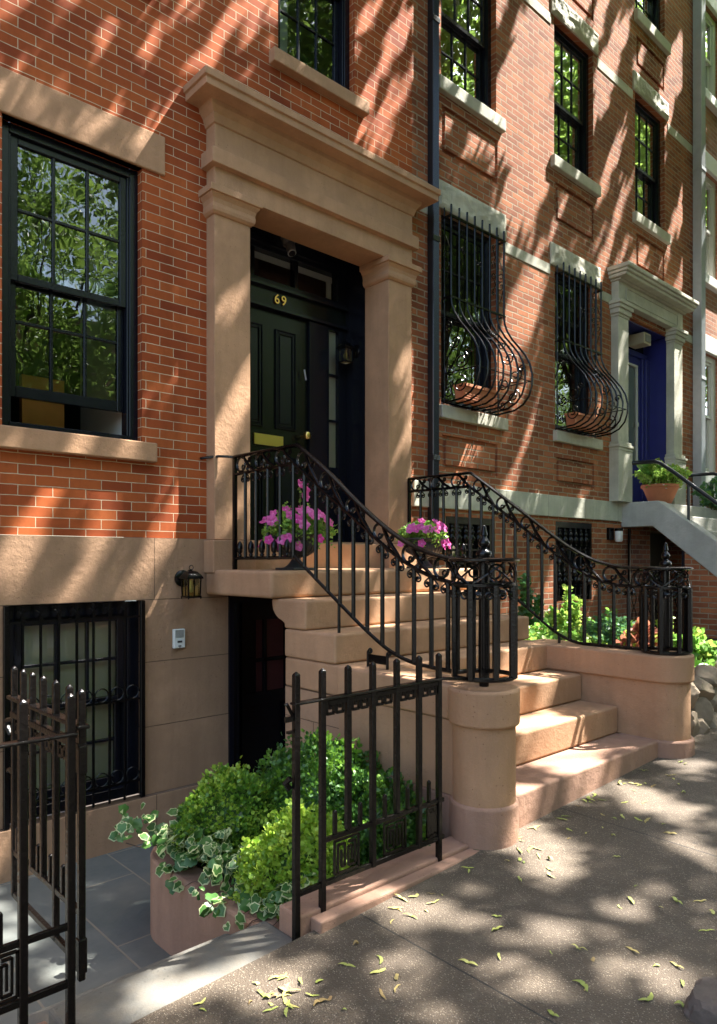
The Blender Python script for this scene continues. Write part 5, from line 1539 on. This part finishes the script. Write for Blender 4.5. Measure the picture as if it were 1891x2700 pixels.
# lamp beside the basement door next door
lw = thing('wall_lamp', (8.70, YN, 1.78), 'small white cylinder wall lamp on black mount beside the grey stoop', 'wall lamp')
MB().box(8.63, 8.74, YN - .05, YN - .001, 1.70, 1.86).build('mount', 'black_iron', lw, bevel=.006)
MB().lathe([(.052, 1.815), (.055, 1.82), (.055, 1.85), (.03, 1.856)], (8.745, YN - .11, 0), 20).build('cap', 'black_iron', lw)
MB().lathe([(0, 1.675), (.035, 1.676), (.048, 1.69), (.050, 1.815), (.04, 1.8165)], (8.745, YN - .11, 0), 20).build('shade', 'lamp_white', lw)

# drainpipes
def drain(x0, x1, y0, y1, z0, z1, mat, label, fl=4, joints=()):
    root = thing('drainpipe', ((x0 + x1) / 2, y1, z0), label, 'drainpipe')
    m = MB()
    n = fl * 2 + 1
    poly = [(x0, y1), (x0, y0 + .01)]
    for i in range(n):
        xx = x0 + (x1 - x0) * (i + .5) / n
        poly.append((xx, y0 + (.008 if i % 2 else 0)))
    poly += [(x1, y0 + .01), (x1, y1)]
    m.prism(poly, 'Z', z0, z1)
    m.build('pipe', mat, root)
    for z in joints:
        MB().box(x0 - .006, x1 + .006, y0 - .006, y1, z, z + .05).build('bracket', mat, root, bevel=.003)
drain(5.165, 5.25, YW - .085, YW - .012, 1.3, 10.8, 'pipe_black', 'dark ribbed drainpipe between the two houses', 4, (4.5, 6.6, 2.4, 9.0))
drain(11.24, 11.40, YW - .15, YW - .02, .3, 10.8, 'pipe_grey', 'grey drainpipe at the far end of the neighbouring house', 3, (4.2, 7.4, 2.2))

# ================================================================= THIRD HOUSE
th = thing('brick_townhouse', (12.5, YW, .3), 'brick house with tall white-framed windows at the right edge', 'house')
YT = YW + .02
tops = [(11.47, 12.35, 2.80, 4.74), (11.47, 12.35, 5.94, 7.64), (11.47, 12.35, 8.84, 10.3), (13.6, 14.5, 2.8, 4.74), (13.6, 14.5, 5.94, 7.64), (13.6, 14.5, 8.84, 10.3)]
wall(11.335, 18, -.5, 11.2, YT, [t + (.06,) for t in tops]).build('brick_wall', 'brick_far', th, fix=False)
for (a, b, c, d_) in tops:
    MB().box(a - .1, b + .12, YT - .05, YT + .05, d_ + .002, d_ + .27).build('lintel', 'white_paint', th, bevel=.01)
    MB().box(a - .1, b + .12, YT - .09, YT + .05, c - .15, c - .002).build('sill', 'white_paint', th, bevel=.01)
    window(th, a, b, c, d_, YT + .05, 'white_paint', cols=1, rows=1, fw=.09, glass='window_glass_far')

# ================================================================= NEIGHBOUR PLANTS
def pot(x, y, z, r, h, label):
    root = thing('flower_pot', (x, y, z), label, 'flower pot')
    MB().lathe([(r * .55, 0), (r * .72, h * .35), (r * .90, h * .75), (r * .96, h * .86), (r * 1.04, h * .87), (r * 1.04, h), (r * .95, h), (r * .93, h * .9), (0, h * .88)], (x, y, z), 28).build('bowl', 'terracotta', root)
    return root
pot(9.56, 4.34, 2.19, .24, .26, 'terracotta pot on the landing of the grey stoop')
def leafy(name, x, y, z, rx, ry, rz, n, size, mats, label, cat, seed, stems=10, spread=.7, frac=.3, group=None, tmpl=LEAF_F, droopz=0.0):
    root = thing(name, (x, y, z), label, cat, group)
    rg = random.Random(seed); P = []; U = []
    ns = stems
    st = MB()
    tips = []
    for i in range(ns):
        th_ = rg.uniform(0, 2 * pi); q = math.sqrt(rg.random())
        tip = Vector((x + rx * q * math.cos(th_), y + ry * q * math.sin(th_), z + rz * (1 - .45 * q * q) * rg.uniform(.75, 1.05)))
        b0 = Vector((x + rx * .25 * q * math.cos(th_), y + ry * .25 * q * math.sin(th_), z))
        midp = b0.lerp(tip, .5) + Vector((0, 0, .08 * rz))
        st.tube([b0, midp, tip], [.005, .004, .002], 5)
        tips.append((b0, midp, tip))
    per = n // ns
    for (a, b, c) in tips:
        for k in range(per):
            t = .18 + .82 * (k / per)
            p = a.lerp(b, t * 2) if t < .5 else b.lerp(c, t * 2 - 1)
            w = (1.15 - t) * .22 * max(rx, .1)
            P.append(p + Vector((rg.uniform(-w, w), rg.uniform(-w, w), rg.uniform(-w, w) * .6)))
            U.append(Vector((rg.uniform(-1, 1), rg.uniform(-1, 1), .35)))
    scatter('foliage', tmpl, np.array([tuple(p) for p in P]), np.array([tuple(u) for u in U]), size, mats, root, spread=spread, droop=droopz, mi=(np.array([rg.random() for _ in P]) < frac).astype(int))
    st.build('stems', 'stem', root)
    return root
r_ = leafy('potted_plant', 9.58, 4.30, 2.42, .54, .34, .34, 2600, .042, ['pot_leaf', 'garden_lime'], 'bushy green plant with small pale flowers in the terracotta pot by the blue door', 'plant', 4, 44)
m = MB()
rg = random.Random(3)
for i in range(26):
    a = rg.uniform(0, 2 * pi); q = rg.uniform(.5, 1)
    m.lathe([(0, -.006), (.018, 0), (0, .008)], (9.58 + .38 * q * math.cos(a), 4.30 + .28 * q * math.sin(a), 2.40 + .28 * (1 - q) + rg.uniform(-.08, .05)), 6)
m.build('blossoms', 'flower_white', r_)
leafy('potted_plant', 9.45, 4.42, 2.42, .16, .14, .36, 60, .17, ['garden_leaf', 'garden_lime'], 'broad-leaved plant rising at the back of the terracotta pot', 'plant', 6, 9)
w_ = leafy('white_flowering_plant', 10.75, 4.1, 2.16, .40, .34, .50, 1500, .055, ['garden_blue', 'garden_leaf'], 'bushy plant with white and pale pink flowers on the grey stoop behind the handrail', 'plant', 9, 34)
m = MB()
for i in range(34):
    a = rg.uniform(0, 2 * pi); q = rg.uniform(.2, 1)
    p = Vector((10.70 + .38 * q * math.cos(a), 4.02 + .34 * q * math.sin(a), 2.2 + .42 * (1 - .5 * q) * rg.uniform(.5, 1.1)))
    for k in range(5):
        b = 2 * pi * k / 5
        m.add([p, p + Vector((-.02, -.018, .03)) * 0 + Vector((.034 * math.cos(b) * .7, -.012, .034 * math.sin(b))), p + Vector((.034 * math.cos(b + .9) * .7, -.012, .034 * math.sin(b + .9)))], [(0, 1, 2)])
m.build('blossoms', 'flower_white', w_, fix=False)

leafy('garden_plant', 6.48, 4.36, .46, .22, .14, .86, 1300, .045, ['conifer_leaf', 'garden_blue'], 'narrow dark green shrub against the brick wall, behind the railing', 'shrub', 21, 18, spread=.5)
leafy('garden_plant', 6.60, 4.02, .46, .24, .20, .84, 700, .060, ['garden_lime', 'garden_leaf'], 'tall pale lime-green stemmy plant in the bed in front of the grilled window', 'plant', 22, 9, spread=.5)
leafy('garden_plant', 6.10, 4.05, .46, .42, .34, .38, 1500, .055, ['garden_leaf', 'garden_lime'], 'low light green leafy plant beside the stoop wall', 'plant', 23, 40)
leafy('garden_plant', 6.25, 3.60, .46, .34, .26, .34, 1200, .05, ['garden_lime', 'garden_leaf'], 'low spreading lime-green ground plant below the railing', 'plant', 29, 36)
leafy('garden_plant', 6.55, 3.50, .46, .34, .28, .52, 2200, .036, ['garden_blue', 'garden_leaf'], 'rounded bluish-green bush in the middle of the bed', 'shrub', 24, 46)
leafy('garden_plant', 7.05, 3.75, .46, .30, .3, .46, 1100, .05, ['garden_leaf', 'garden_blue'], 'mid green bush farther back, below the basement window', 'shrub', 30, 30)
leafy('coleus_plant', 6.40, 3.06, .46, .24, .20, .42, 420, .085, ['coleus_leaf', 'garden_lime'], 'reddish brown coleus with broad leaves in the bed', 'plant', 25, 20, frac=.22)
leafy('garden_plant', 6.95, 3.12, .46, .14, .14, .62, 190, .050, ['garden_lime', 'garden_lime'], 'thin lime-yellow sprig rising behind the coleus', 'plant', 26, 5)
leafy('garden_plant', 6.75, 2.72, .46, .34, .24, .34, 700, .075, ['garden_leaf', 'garden_lime'], 'bright green broad-leaved plant right of the coleus', 'plant', 27, 24)
leafy('garden_plant', 5.98, 2.82, .44, .36, .20, .20, 700, .05, ['garden_leaf', 'coleus_leaf'], 'low ground plants right behind the cheek wall', 'plant', 31, 30, frac=.15)
leafy('garden_plant', 6.05, 2.42, .38, .26, .18, .24, 520, .085, ['garden_leaf', 'garden_lime'], 'bright leaves spilling over the rough stones at the right edge', 'plant', 28, 20, droopz=.3)
leafy('garden_plant', 5.62, 2.36, .36, .22, .14, .16, 320, .07, ['conifer_leaf', 'garden_blue'], 'dark green leaves hanging over the top of the stone wall', 'plant', 32, 16, droopz=.5)

# rubble retaining wall: single stones
def rock(c, r, seed, mat, name, label, cat, group=None, sub=3, amp=.22):
    import bmesh
    bm = bmesh.new(); bmesh.ops.create_icosphere(bm, subdivisions=sub, radius=1)
    rgk = random.Random(int(seed * 10))
    planes = [(Vector((rgk.gauss(0, 1), rgk.gauss(0, 1), rgk.gauss(0, 1))).normalized(), rgk.uniform(.62, .95)) for _ in range(16)]
    for v in bm.verts:
        q = v.co.normalized()
        cutr = min([d_ / max(q.dot(n_), .05) for n_, d_ in planes] + [1.15])
        v.co = q
        if amp > .3:
            f = cutr * (1 + .05 * noise.noise(q * 3 + Vector((seed, 0, 0))) + .03 * noise.noise(q * 9 + Vector((0, seed, 0))))
            v.co = (q.x * f * r[0] * 1.15, q.y * f * r[1] * 1.15, q.z * f * r[2] * 1.2); continue
        f = 1 + amp * noise.noise(q * 1.3 + Vector((seed, 0, 0))) * 1.6 + amp * .4 * noise.noise(q * 4 + Vector((0, seed, 0))) + .05 * noise.noise(q * 10 + Vector((0, seed, 3)))
        p = Vector((max(-.78, min(.78, q.x * f)), max(-.8, min(.8, q.y * f)), max(-.75, min(.75, q.z * f))))
        v.co = (p.x * r[0] * 1.2, p.y * r[1] * 1.2, p.z * r[2] * 1.25)
    me = bpy.data.meshes.new(name); bm.to_mesh(me); bm.free()
    for p in me.polygons: p.use_smooth = True
    me.set_sharp_from_angle(angle=R(28))
    me.materials.append(M[mat])
    o = bpy.data.objects.new(name, me); COL.objects.link(o); o.location = c
    tag(o, label, cat, group)
    return o
rg = random.Random(12)
specs = [((5.11, 2.25, .29), (.08, .10, .17)), ((5.30, 2.22, .45), (.11, .10, .09)), ((5.30, 2.24, .25), (.10, .11, .10)), ((5.52, 2.22, .48), (.12, .10, .08)), ((5.50, 2.24, .30), (.10, .10, .11)),
         ((5.72, 2.24, .36), (.12, .11, .13)), ((5.16, 2.28, .50), (.10, .10, .06)), ((5.74, 2.22, .54), (.12, .12, .07)), ((5.95, 2.24, .32), (.12, .1, .12)), ((5.98, 2.23, .50), (.12, .1, .09)),
         ((5.40, 2.16, .22), (.07, .06, .06)), ((5.62, 2.16, .22), (.08, .06, .06)), ((6.22, 2.26, .36), (.14, .1, .14)), ((6.20, 2.26, .56), (.12, .1, .08)), ((6.5, 2.26, .42), (.16, .1, .18))]
for i, (c_, r__) in enumerate(specs):
    o = rock(c_, r__, i * 3.7, 'rubble_stone', 'rubble_stone', 'rough grey-brown fieldstone in the retaining wall right of the stoop', 'stone', 'fieldstones of the retaining wall', 4, .35)
    o.rotation_euler = (rg.uniform(-.2, .2), rg.uniform(-.3, .3), rg.uniform(-.4, .4))
rock((2.375, .865, .0), (.125, .11, .10), 4.4, 'boulder_stone', 'boulder', 'pinkish grey boulder cut off by the bottom right corner', 'boulder', None, 4, .15)

# ================================================================= SEEDS AND LEAVES ON THE PAVEMENT
def seed_mesh(kind):
    m = MB(); rg = random.Random(kind + 40)
    for s in (-1, 1):
        if kind == 3 and s == 1: continue
        L = rg.uniform(.030, .046) * (1.0 if s < 0 else rg.uniform(.6, 1)); n = 7
        top = []; bot = []
        ph = rg.uniform(-.4, .4); cv = rg.uniform(-.5, .6)
        for i in range(n + 1):
            t = i / n
            w = .0015 + .0065 * math.sin(pi * min(1, t ** .8)) * (1 - .2 * t) + (.004 if t < .15 else 0)
            x = s * L * t; y = cv * L * t * t + ph * .004 * math.sin(5 * t)
            zc = .003 + .010 * math.sin(pi * t) * (1 if kind % 2 else .5) + .002
            top.append((x, y + w, zc)); bot.append((x, y - w, zc - .001))
        vs = top + bot
        m.add(vs, [(i, i + 1, n + 1 + i + 1, n + 1 + i) for i in range(n)], True)
        m.lathe([(0, 0), (.005, .002), (.005, .005), (0, .007)], (s * .005, 0, 0), 6)
    return m
protos = []
rg = random.Random(77)
def seed_at(x, y, k, sc, rot):
    loc = (x, y, gz(x, y) + .001)
    if y > 2.085 and .84 < x < 1.70: loc = (x, y, -.011)
    if len(protos) < 4:
        o = seed_mesh(len(protos)).build('maple_seed', 'seed_yellow', origin=(0, 0, 0), fix=False)
        protos.append(o)
        tag(o, 'small yellow-green winged maple seed lying on the pavement', 'seed', 'maple seeds scattered on the pavement')
    else:
        o = protos[k % 4].copy(); COL.objects.link(o)
    o.location = loc; o.rotation_euler = (rg.uniform(-.12, .12), rg.uniform(-.12, .12), rot); o.scale = (sc * rg.uniform(.8, 1.2), sc * rg.uniform(.6, 1.2), sc * rg.uniform(.3, 1.1))
clusters = [(1.40, 1.95, .10, .05, 14), (1.52, 1.82, .18, .06, 10), (1.30, 1.80, .10, .08, 6), (2.2, 2.0, .25, .04, 8), (3.0, 2.06, .2, .03, 7), (3.9, 2.06, .3, .05, 14), (4.4, 1.95, .25, .1, 8), (3.1, 1.9, .15, .08, 8), (2.75, 1.85, .2, .1, 8)]
n = 0
for (cx_, cy_, sx, sy, c_) in clusters:
    for i in range(c_):
        seed_at(cx_ + rg.gauss(0, sx), min(2.07, cy_ + rg.gauss(0, sy)), rg.randrange(4), rg.uniform(.55, 1.05), rg.uniform(0, 6.28))
while n < 78:
    x = rg.uniform(1.15, 5.4); y = rg.uniform(.75, 2.06)
    u = (VY * x - VX * y) / (VX * x + VY * y)
    if abs(u) > .5: continue
    seed_at(x, y, rg.randrange(4), rg.uniform(.45, 1.05), rg.uniform(0, 6.28)); n += 1

# ================================================================= STREET TREES (shade the front, out of the picture) AND THE OTHER SIDE
def crown_points(seed, R_, Rz, nclump, per, thr, fq, spread):
    P = []
    rg = random.Random(seed)
    k = 0
    while k < nclump:
        v = Vector((rg.uniform(-1, 1), rg.uniform(-1, 1), rg.uniform(-1, 1)))
        if v.length > 1: continue
        p = Vector((v.x * R_, v.y * R_, v.z * Rz))
        if noise.noise(Vector((p.x, p.y, p.z * .6)) * fq + Vector((seed * 3.1, 0, 0))) < thr: continue
        P.append(tuple(p)); k += 1
    P = np.array(P)
    C = np.repeat(P, per, axis=0) + rng.normal(0, spread, (len(P) * per, 3)) * np.array([1, 1, .6])
    N = rng.normal(0, .6, (len(C), 3)) + np.array([0, 0, -.3])
    return C, N
def tree(x, y, z0, h_trunk, R_, Rz, nclump, per, leaf, thr, seed, label, group, off=(0, 0), fq=.9, spread=.16, leaf_mat='tree_leaf'):
    root = thing('street_tree', (x, y, z0), label, 'tree', group)
    cz = z0 + h_trunk + Rz * .8
    cx, cy = x + off[0], y + off[1]
    C, N = crown_points(seed, R_, Rz, nclump, per, thr, fq, spread)
    C = C + np.array([cx, cy, cz])
    # keep the crown out of the houses and above the street
    C_ok = C[:, 1] < 4.4
    # pruned clear of the view up the house fronts
    dep = VX * C[:, 0] + VY * C[:, 1]
    uu = (VY * C[:, 0] - VX * C[:, 1]) / np.maximum(dep, .1)
    seen = (dep > 0) & (np.abs(uu) < .56) & ((C[:, 2] - 1.45) / np.maximum(dep, .1) < .84)
    C_ok &= ~seen
    C = C[C_ok]; N = N[C_ok]
    scatter('crown', LEAF_Q, C, N, leaf, [leaf_mat], root, spread=.9)
    m = MB(); rg = random.Random(seed)
    m.tube([(x, y, z0 - .3), (x, y, z0 + .5), (x + .1, y, z0 + h_trunk * .6), (x + off[0] * .3, y + off[1] * .3, z0 + h_trunk + .5), (cx, cy, cz + Rz * .4)], [.30, .22, .19, .15, .05], 10)
    for i in range(18):
        a = 2 * pi * i / 16 * 1.6; t = rg.uniform(.5, 1.0)
        s = Vector((x + off[0] * .25, y + off[1] * .25, z0 + h_trunk * (.85 + .35 * rg.random())))
        e = Vector((cx + R_ * .85 * t * math.cos(a), cy + R_ * .85 * t * math.sin(a), cz + Rz * rg.uniform(-.3, .6)))
        if e.y > 4.0: e.y = 4.0
        mid = s.lerp(e, .5) + Vector((0, 0, -.1))
        m.tube([s, mid, e], [.09, .05, .015], 6)
        for k in range(3):
            e2 = e + Vector((rg.uniform(-1.2, 1.2), rg.uniform(-1.2, .4), rg.uniform(-.1, .8)))
            m.tube([mid.lerp(e, .4 + .2 * k), e2], [.03, .008], 5)
    m.build('trunk', 'bark', root)
    return root
GT = 'street trees shading the house fronts'
# The foliage over the pavement is set out along the sun's rays: leaves stand in the way of the sun except where the
# crowns are shaped with gaps to let it through (these give the slanting bands on the fronts and the round patches on the pavement).
STREAKS = [(-1.25, .06, 3.8, 8), (-1.0, .06, 3.8, 7), (-.76, .07, 3.8, 7), (-.40, .08, 3.9, 7), (-.08, .09, 4.0, 7.5), (.26, .07, 4.9, 8), (.62, .10, 5.2, 8.5), (.98, .10, 5.4, 8.5), (1.34, .14, 4.9, 8.5), (1.66, .13, 4.85, 7.8), (2.0, .10, 5.3, 8), (2.3, .12, 5.6, 9),
    (1.10, .12, 2.8, 3.5), (1.60, .14, 1.7, 3.0), (.90, .08, 2.0, 2.8), (.62, .14, 1.1, 2.15), (1.05, .13, 1.0, 2.1), (1.52, .16, 1.0, 1.9), (1.77, .07, .5, 1.35), (.15, .16, .9, 2.0), (2.0, .14, 1.2, 2.1),
    (3.05, .16, 2.6, 3.55), (3.35, .20, 2.0, 3.3), (3.65, .12, 1.4, 2.4),
    (2.72, .13, 5.1, 6.2), (3.05, .32, 5.6, 8.6), (3.86, .30, 5.0, 7.4), (4.46, .32, 3.4, 4.9), (4.35, .2, 7.2, 9), (5.13, .15, 6, 7.6), (5.75, .2, 7.4, 9.5), (7.14, .16, 5.6, 7.2), (5.3, .14, 4.2, 5.2), (4.93, .07, 2.5, 3.6), (4.4, .05, 2.3, 2.9), (4.25, .04, 2.3, 2.8),
    (3.6, .1, 7.9, 9.5), (4.95, .12, 8.0, 9.5), (6.3, .15, 6.2, 7.6), (6.5, .2, 4.9, 6.2), (6.0, .1, 5.0, 6.4), (6.6, .12, 3.0, 4.2), (7.6, .25, 3.8, 5.2), (8.1, .3, 2.2, 4.6), (5.9, .08, 2.2, 3.2), (8.9, .5, 3, 8), (4.62, .10, 1.9, 2.3), (5.2, .10, 1.9, 2.3), (5.7, .08, 1.9, 2.3), (4.05, .06, .9, 1.9), (4.9, .06, .9, 1.9), (5.6, .05, .9, 1.9)]
SPOTS = [(1.40, 2.26, .22), (2.75, 1.75, .09), (3.6, 1.45, .08), (3.0, 1.35, .08), (4.0, 2.0, .12), (2.25, 1.72, .07), (2.423, 1.525, 0.14), (2.62, 1.343, 0.11), (2.097, 1.355, 0.10), (3.854, 1.758, 0.20), (2.391, 0.979, 0.13), (2.141, 1.932, 0.15), (3.405, 1.446, 0.12), (2.095, 1.547, 0.07), (1.762, 1.494, 0.08), (1.834, 1.729, 0.10), (3.088, 1.846, 0.08), (2.396, 1.171, 0.11), (2.057, 1.113, 0.08), (2.472, 1.896, 0.09), (3.766, 2.135, 0.1), (2.861, 1.121, 0.05), (2.861, 1.655, 0.05), (2.992, 2.009, 0.05), (4.642, 1.9, 0.14), (1.45, 1.92, 0.11), (1.124, 2.202, 0.08), (1.433, 2.207, 0.08), (1.50, 2.25, .08), (4.9, 1.5, .2), (4.3, 1.2, .15), (1.6, 1.95, .08), (3.3, 1.15, .12), (1.95, 2.2, .09), (2.3, 2.15, .06), (2.0, 1.0, .07)]
def nz(a, b, k): return noise.noise(Vector((a, b, k)))
def lit_front(x, z):
    c = x - .55 * z
    for (c0, hw, za, zb) in STREAKS:
        e = .02 * nz(x * 3, z * 1, 9)
        if abs(c - c0 + e) < hw and za - .1 * nz(z * 3, c * 8, 1) < z < zb + .2 * nz(z * 3, c * 8, 4): return True
    v = nz(c * 3.0, z * .30, 3.3)
    cov = (.10 if x < 5 else .16) if z > 4.8 else ((.42 if x < 5 else .14) if z > 2.2 else (.30 if x < 5 else .2))
    return v > cov + .06
def lit_ground(x, y):
    for (a, b, r_) in SPOTS:
        if math.hypot(x - a, (y - b)) < 1.22 * r_ * (1 + .35 * nz(x * 6, y * 6, a * 5)): return True
    return nz(x * 2.6, y * 2.6, 7.7) > (.22 if x > 2.2 else .42)
def target():
    """a random point of the fronts or the ground in view, and whether the sun reaches it"""
    q = rt.random()
    if q < .46:
        x = rt.uniform(-1.2, 12.5); z = rt.uniform(-.2 if x < 2.9 else 1.3, 10.5)
        return (x, 4.6, z), lit_front(x, z)
    x = rt.uniform(.2, 11.2); y = rt.uniform(.3, 4.6)
    if y < 2.1 or (x < 1.75 and y < 2.4): return (x, y, gz(x, y)), lit_ground(x, y)
    if x < 1.7: return (x, y, -.48), nz(x * 3, y * 3, 2.2) > .12
    if x < 2.75: return (x, y, .15), (nz(x * 3.2, y * 3.2, 5.1) > .12 or math.hypot(x - 1.97, y - 2.55) < .34 or math.hypot(x - 2.40, y - 2.95) < .24 or math.hypot(x - 2.6, y - 2.55) < .12)
    if x < 5.05:
        z = min(1.38, .26 + .67 * (y - 2.12))
        return (x, y, z), (nz(x * 2.4, y * 3.2, 8.4) > (-.12 if z > 1.3 else .09))
    if x < 9: return (x, y, .75), nz(x * 2.2, y * 2.2, 6.6) > -.22
    return (x, y, 2.0), nz(x * 2.2, y * 2.2, 6.1) > -.05
rt = random.Random(99)
tris = [[], []]
SD = Vector((.55, -.26, 1.0))
while len(tris[0]) + len(tris[1]) < 62000:
    T, lit = target()
    if lit: continue
    lo = max(7.6, T[2] + 2.8); hi = max(12.6, lo + 2.4)
    zz = lo + (hi - lo) * rt.random() ** 1.5
    p = Vector(T) + SD * (zz - T[2])
    if p.y > 4.3: continue
    dep = VX * p.x + VY * p.y
    if abs(VY * p.x - VX * p.y) < .56 * dep and (p.z - 1.45) < .83 * dep: continue
    tris[0 if p.x < 9.6 else 1].append(tuple(p))
def shade_tree(k, x, y, z0, h_trunk, label, fill, cx, cy, cz, R_, Rz):
    root = thing('street_tree', (x, y, z0), label, 'tree', GT)
    C = np.array(tris[k])
    N = rng.normal(0, .6, (len(C), 3)) + np.array([0, 0, .5])
    if fill:
        C2, N2 = crown_points(k + 5, R_, Rz, fill, 26, .02, .9, .16)
        C2 = C2 + np.array([cx, cy, cz])
        keep = []
        for p in C2:          # these stand where they shade nothing in view
            s1 = (4.6 - p[1]) / .26; xf = p[0] - .55 * s1; zf = p[2] - s1
            s2 = p[2]; xg = p[0] - .55 * s2; yg = p[1] + .26 * s2
            dep = VX * p[0] + VY * p[1]
            seen = dep > 0 and abs(VY * p[0] - VX * p[1]) < .56 * dep and (p[2] - 1.45) < .84 * dep
            keep.append(not seen and p[1] < 4.2 and not (-1.4 < xf < 13 and -.6 < zf < 11) and not (zf <= 0 and -1.4 < xg < 12 and yg > .1))
        keep = np.array(keep)
        C = np.vstack([C, C2[keep]]); N = np.vstack([N, N2[keep]])
    scatter('crown', LEAF_Q, C, N, .15, ['tree_leaf'], root, spread=.5)
    m = MB(); rg = random.Random(k)
    m.tube([(x, y, z0 - .3), (x, y, z0 + .5), (x + .1, y, z0 + h_trunk * .6), (x + (cx - x) * .3, y + (cy - y) * .3, z0 + h_trunk + .5), (cx, cy, cz + Rz * .4)], [.30, .22, .19, .15, .05], 10)
    for i in range(9):
        a = 2 * pi * i / 9 + .3
        s_ = Vector((x + (cx - x) * .25, y + (cy - y) * .25, z0 + h_trunk * (1 + .25 * rg.random())))
        e = Vector((cx + R_ * .7 * math.cos(a), min(3.6, cy + R_ * .7 * math.sin(a)), cz + Rz * rg.uniform(.1, .6)))
        m.tube([s_, s_.lerp(e, .5) + Vector((0, 0, .5)), e], [.07, .04, .012], 6)
    m.build('trunk', 'bark', root)
shade_tree(0, 7.4, -2.0, -.1, 7.2, 'street tree by the kerb in front of the stoop, out of the picture', 800, 8.2, -1.6, 10.8, 5.0, 4.2)
shade_tree(1, 13.2, -2.1, .1, 7.4, 'street tree by the kerb in front of the next house, out of the picture', 1300, 13.6, -.8, 12.0, 5.2, 5.0)
tree(20.0, -2.2, .3, 7.5, 5.0, 5.4, 1500, 26, .20, -.15, 9, 'tall street tree farther up the kerb, seen only as a reflection', GT)
tree(28.0, -2.2, .5, 8.0, 5.5, 6.5, 1100, 26, .24, -.2, 10, 'tallest street tree far up the kerb, seen only as a reflection', GT)
GO = 'trees across the street'
for i, (x, y, h, r, s) in enumerate([(6.5, -13, 1.8, 3.6, 21), (13, -12.2, 1.6, 3.8, 22), (19.5, -13, 2.2, 4.2, 23), (27, -12.5, 2, 4.4, 24), (1.0, -12.6, 2.2, 3.6, 25), (-5, -13, 2.0, 3.6, 26), (36, -12, 3, 6, 27)]):
    tree(x, y, -.2, h, r * 1.1, 7.6, 2300, 18, .16, .04, s, 'leafy tree across the street, seen only as a reflection', GO)
opp = thing('opposite_house', (8, -19, 0), 'long brick house row across the street, seen only as a reflection', 'house')
wall(-20, 34, -1, 11, -19, [(a, a + 1.2, z, z + 2, -.2) for a in range(-18, 32, 3) for z in (1.5, 5)]).build('brick_wall', 'brick_far', opp, fix=False)
for a in range(-18, 32, 3):
    for z in (1.5, 5): MB().box(a, a + 1.2, -19.25, -19.2, z, z + 2).build('window', 'dark_grey', opp)
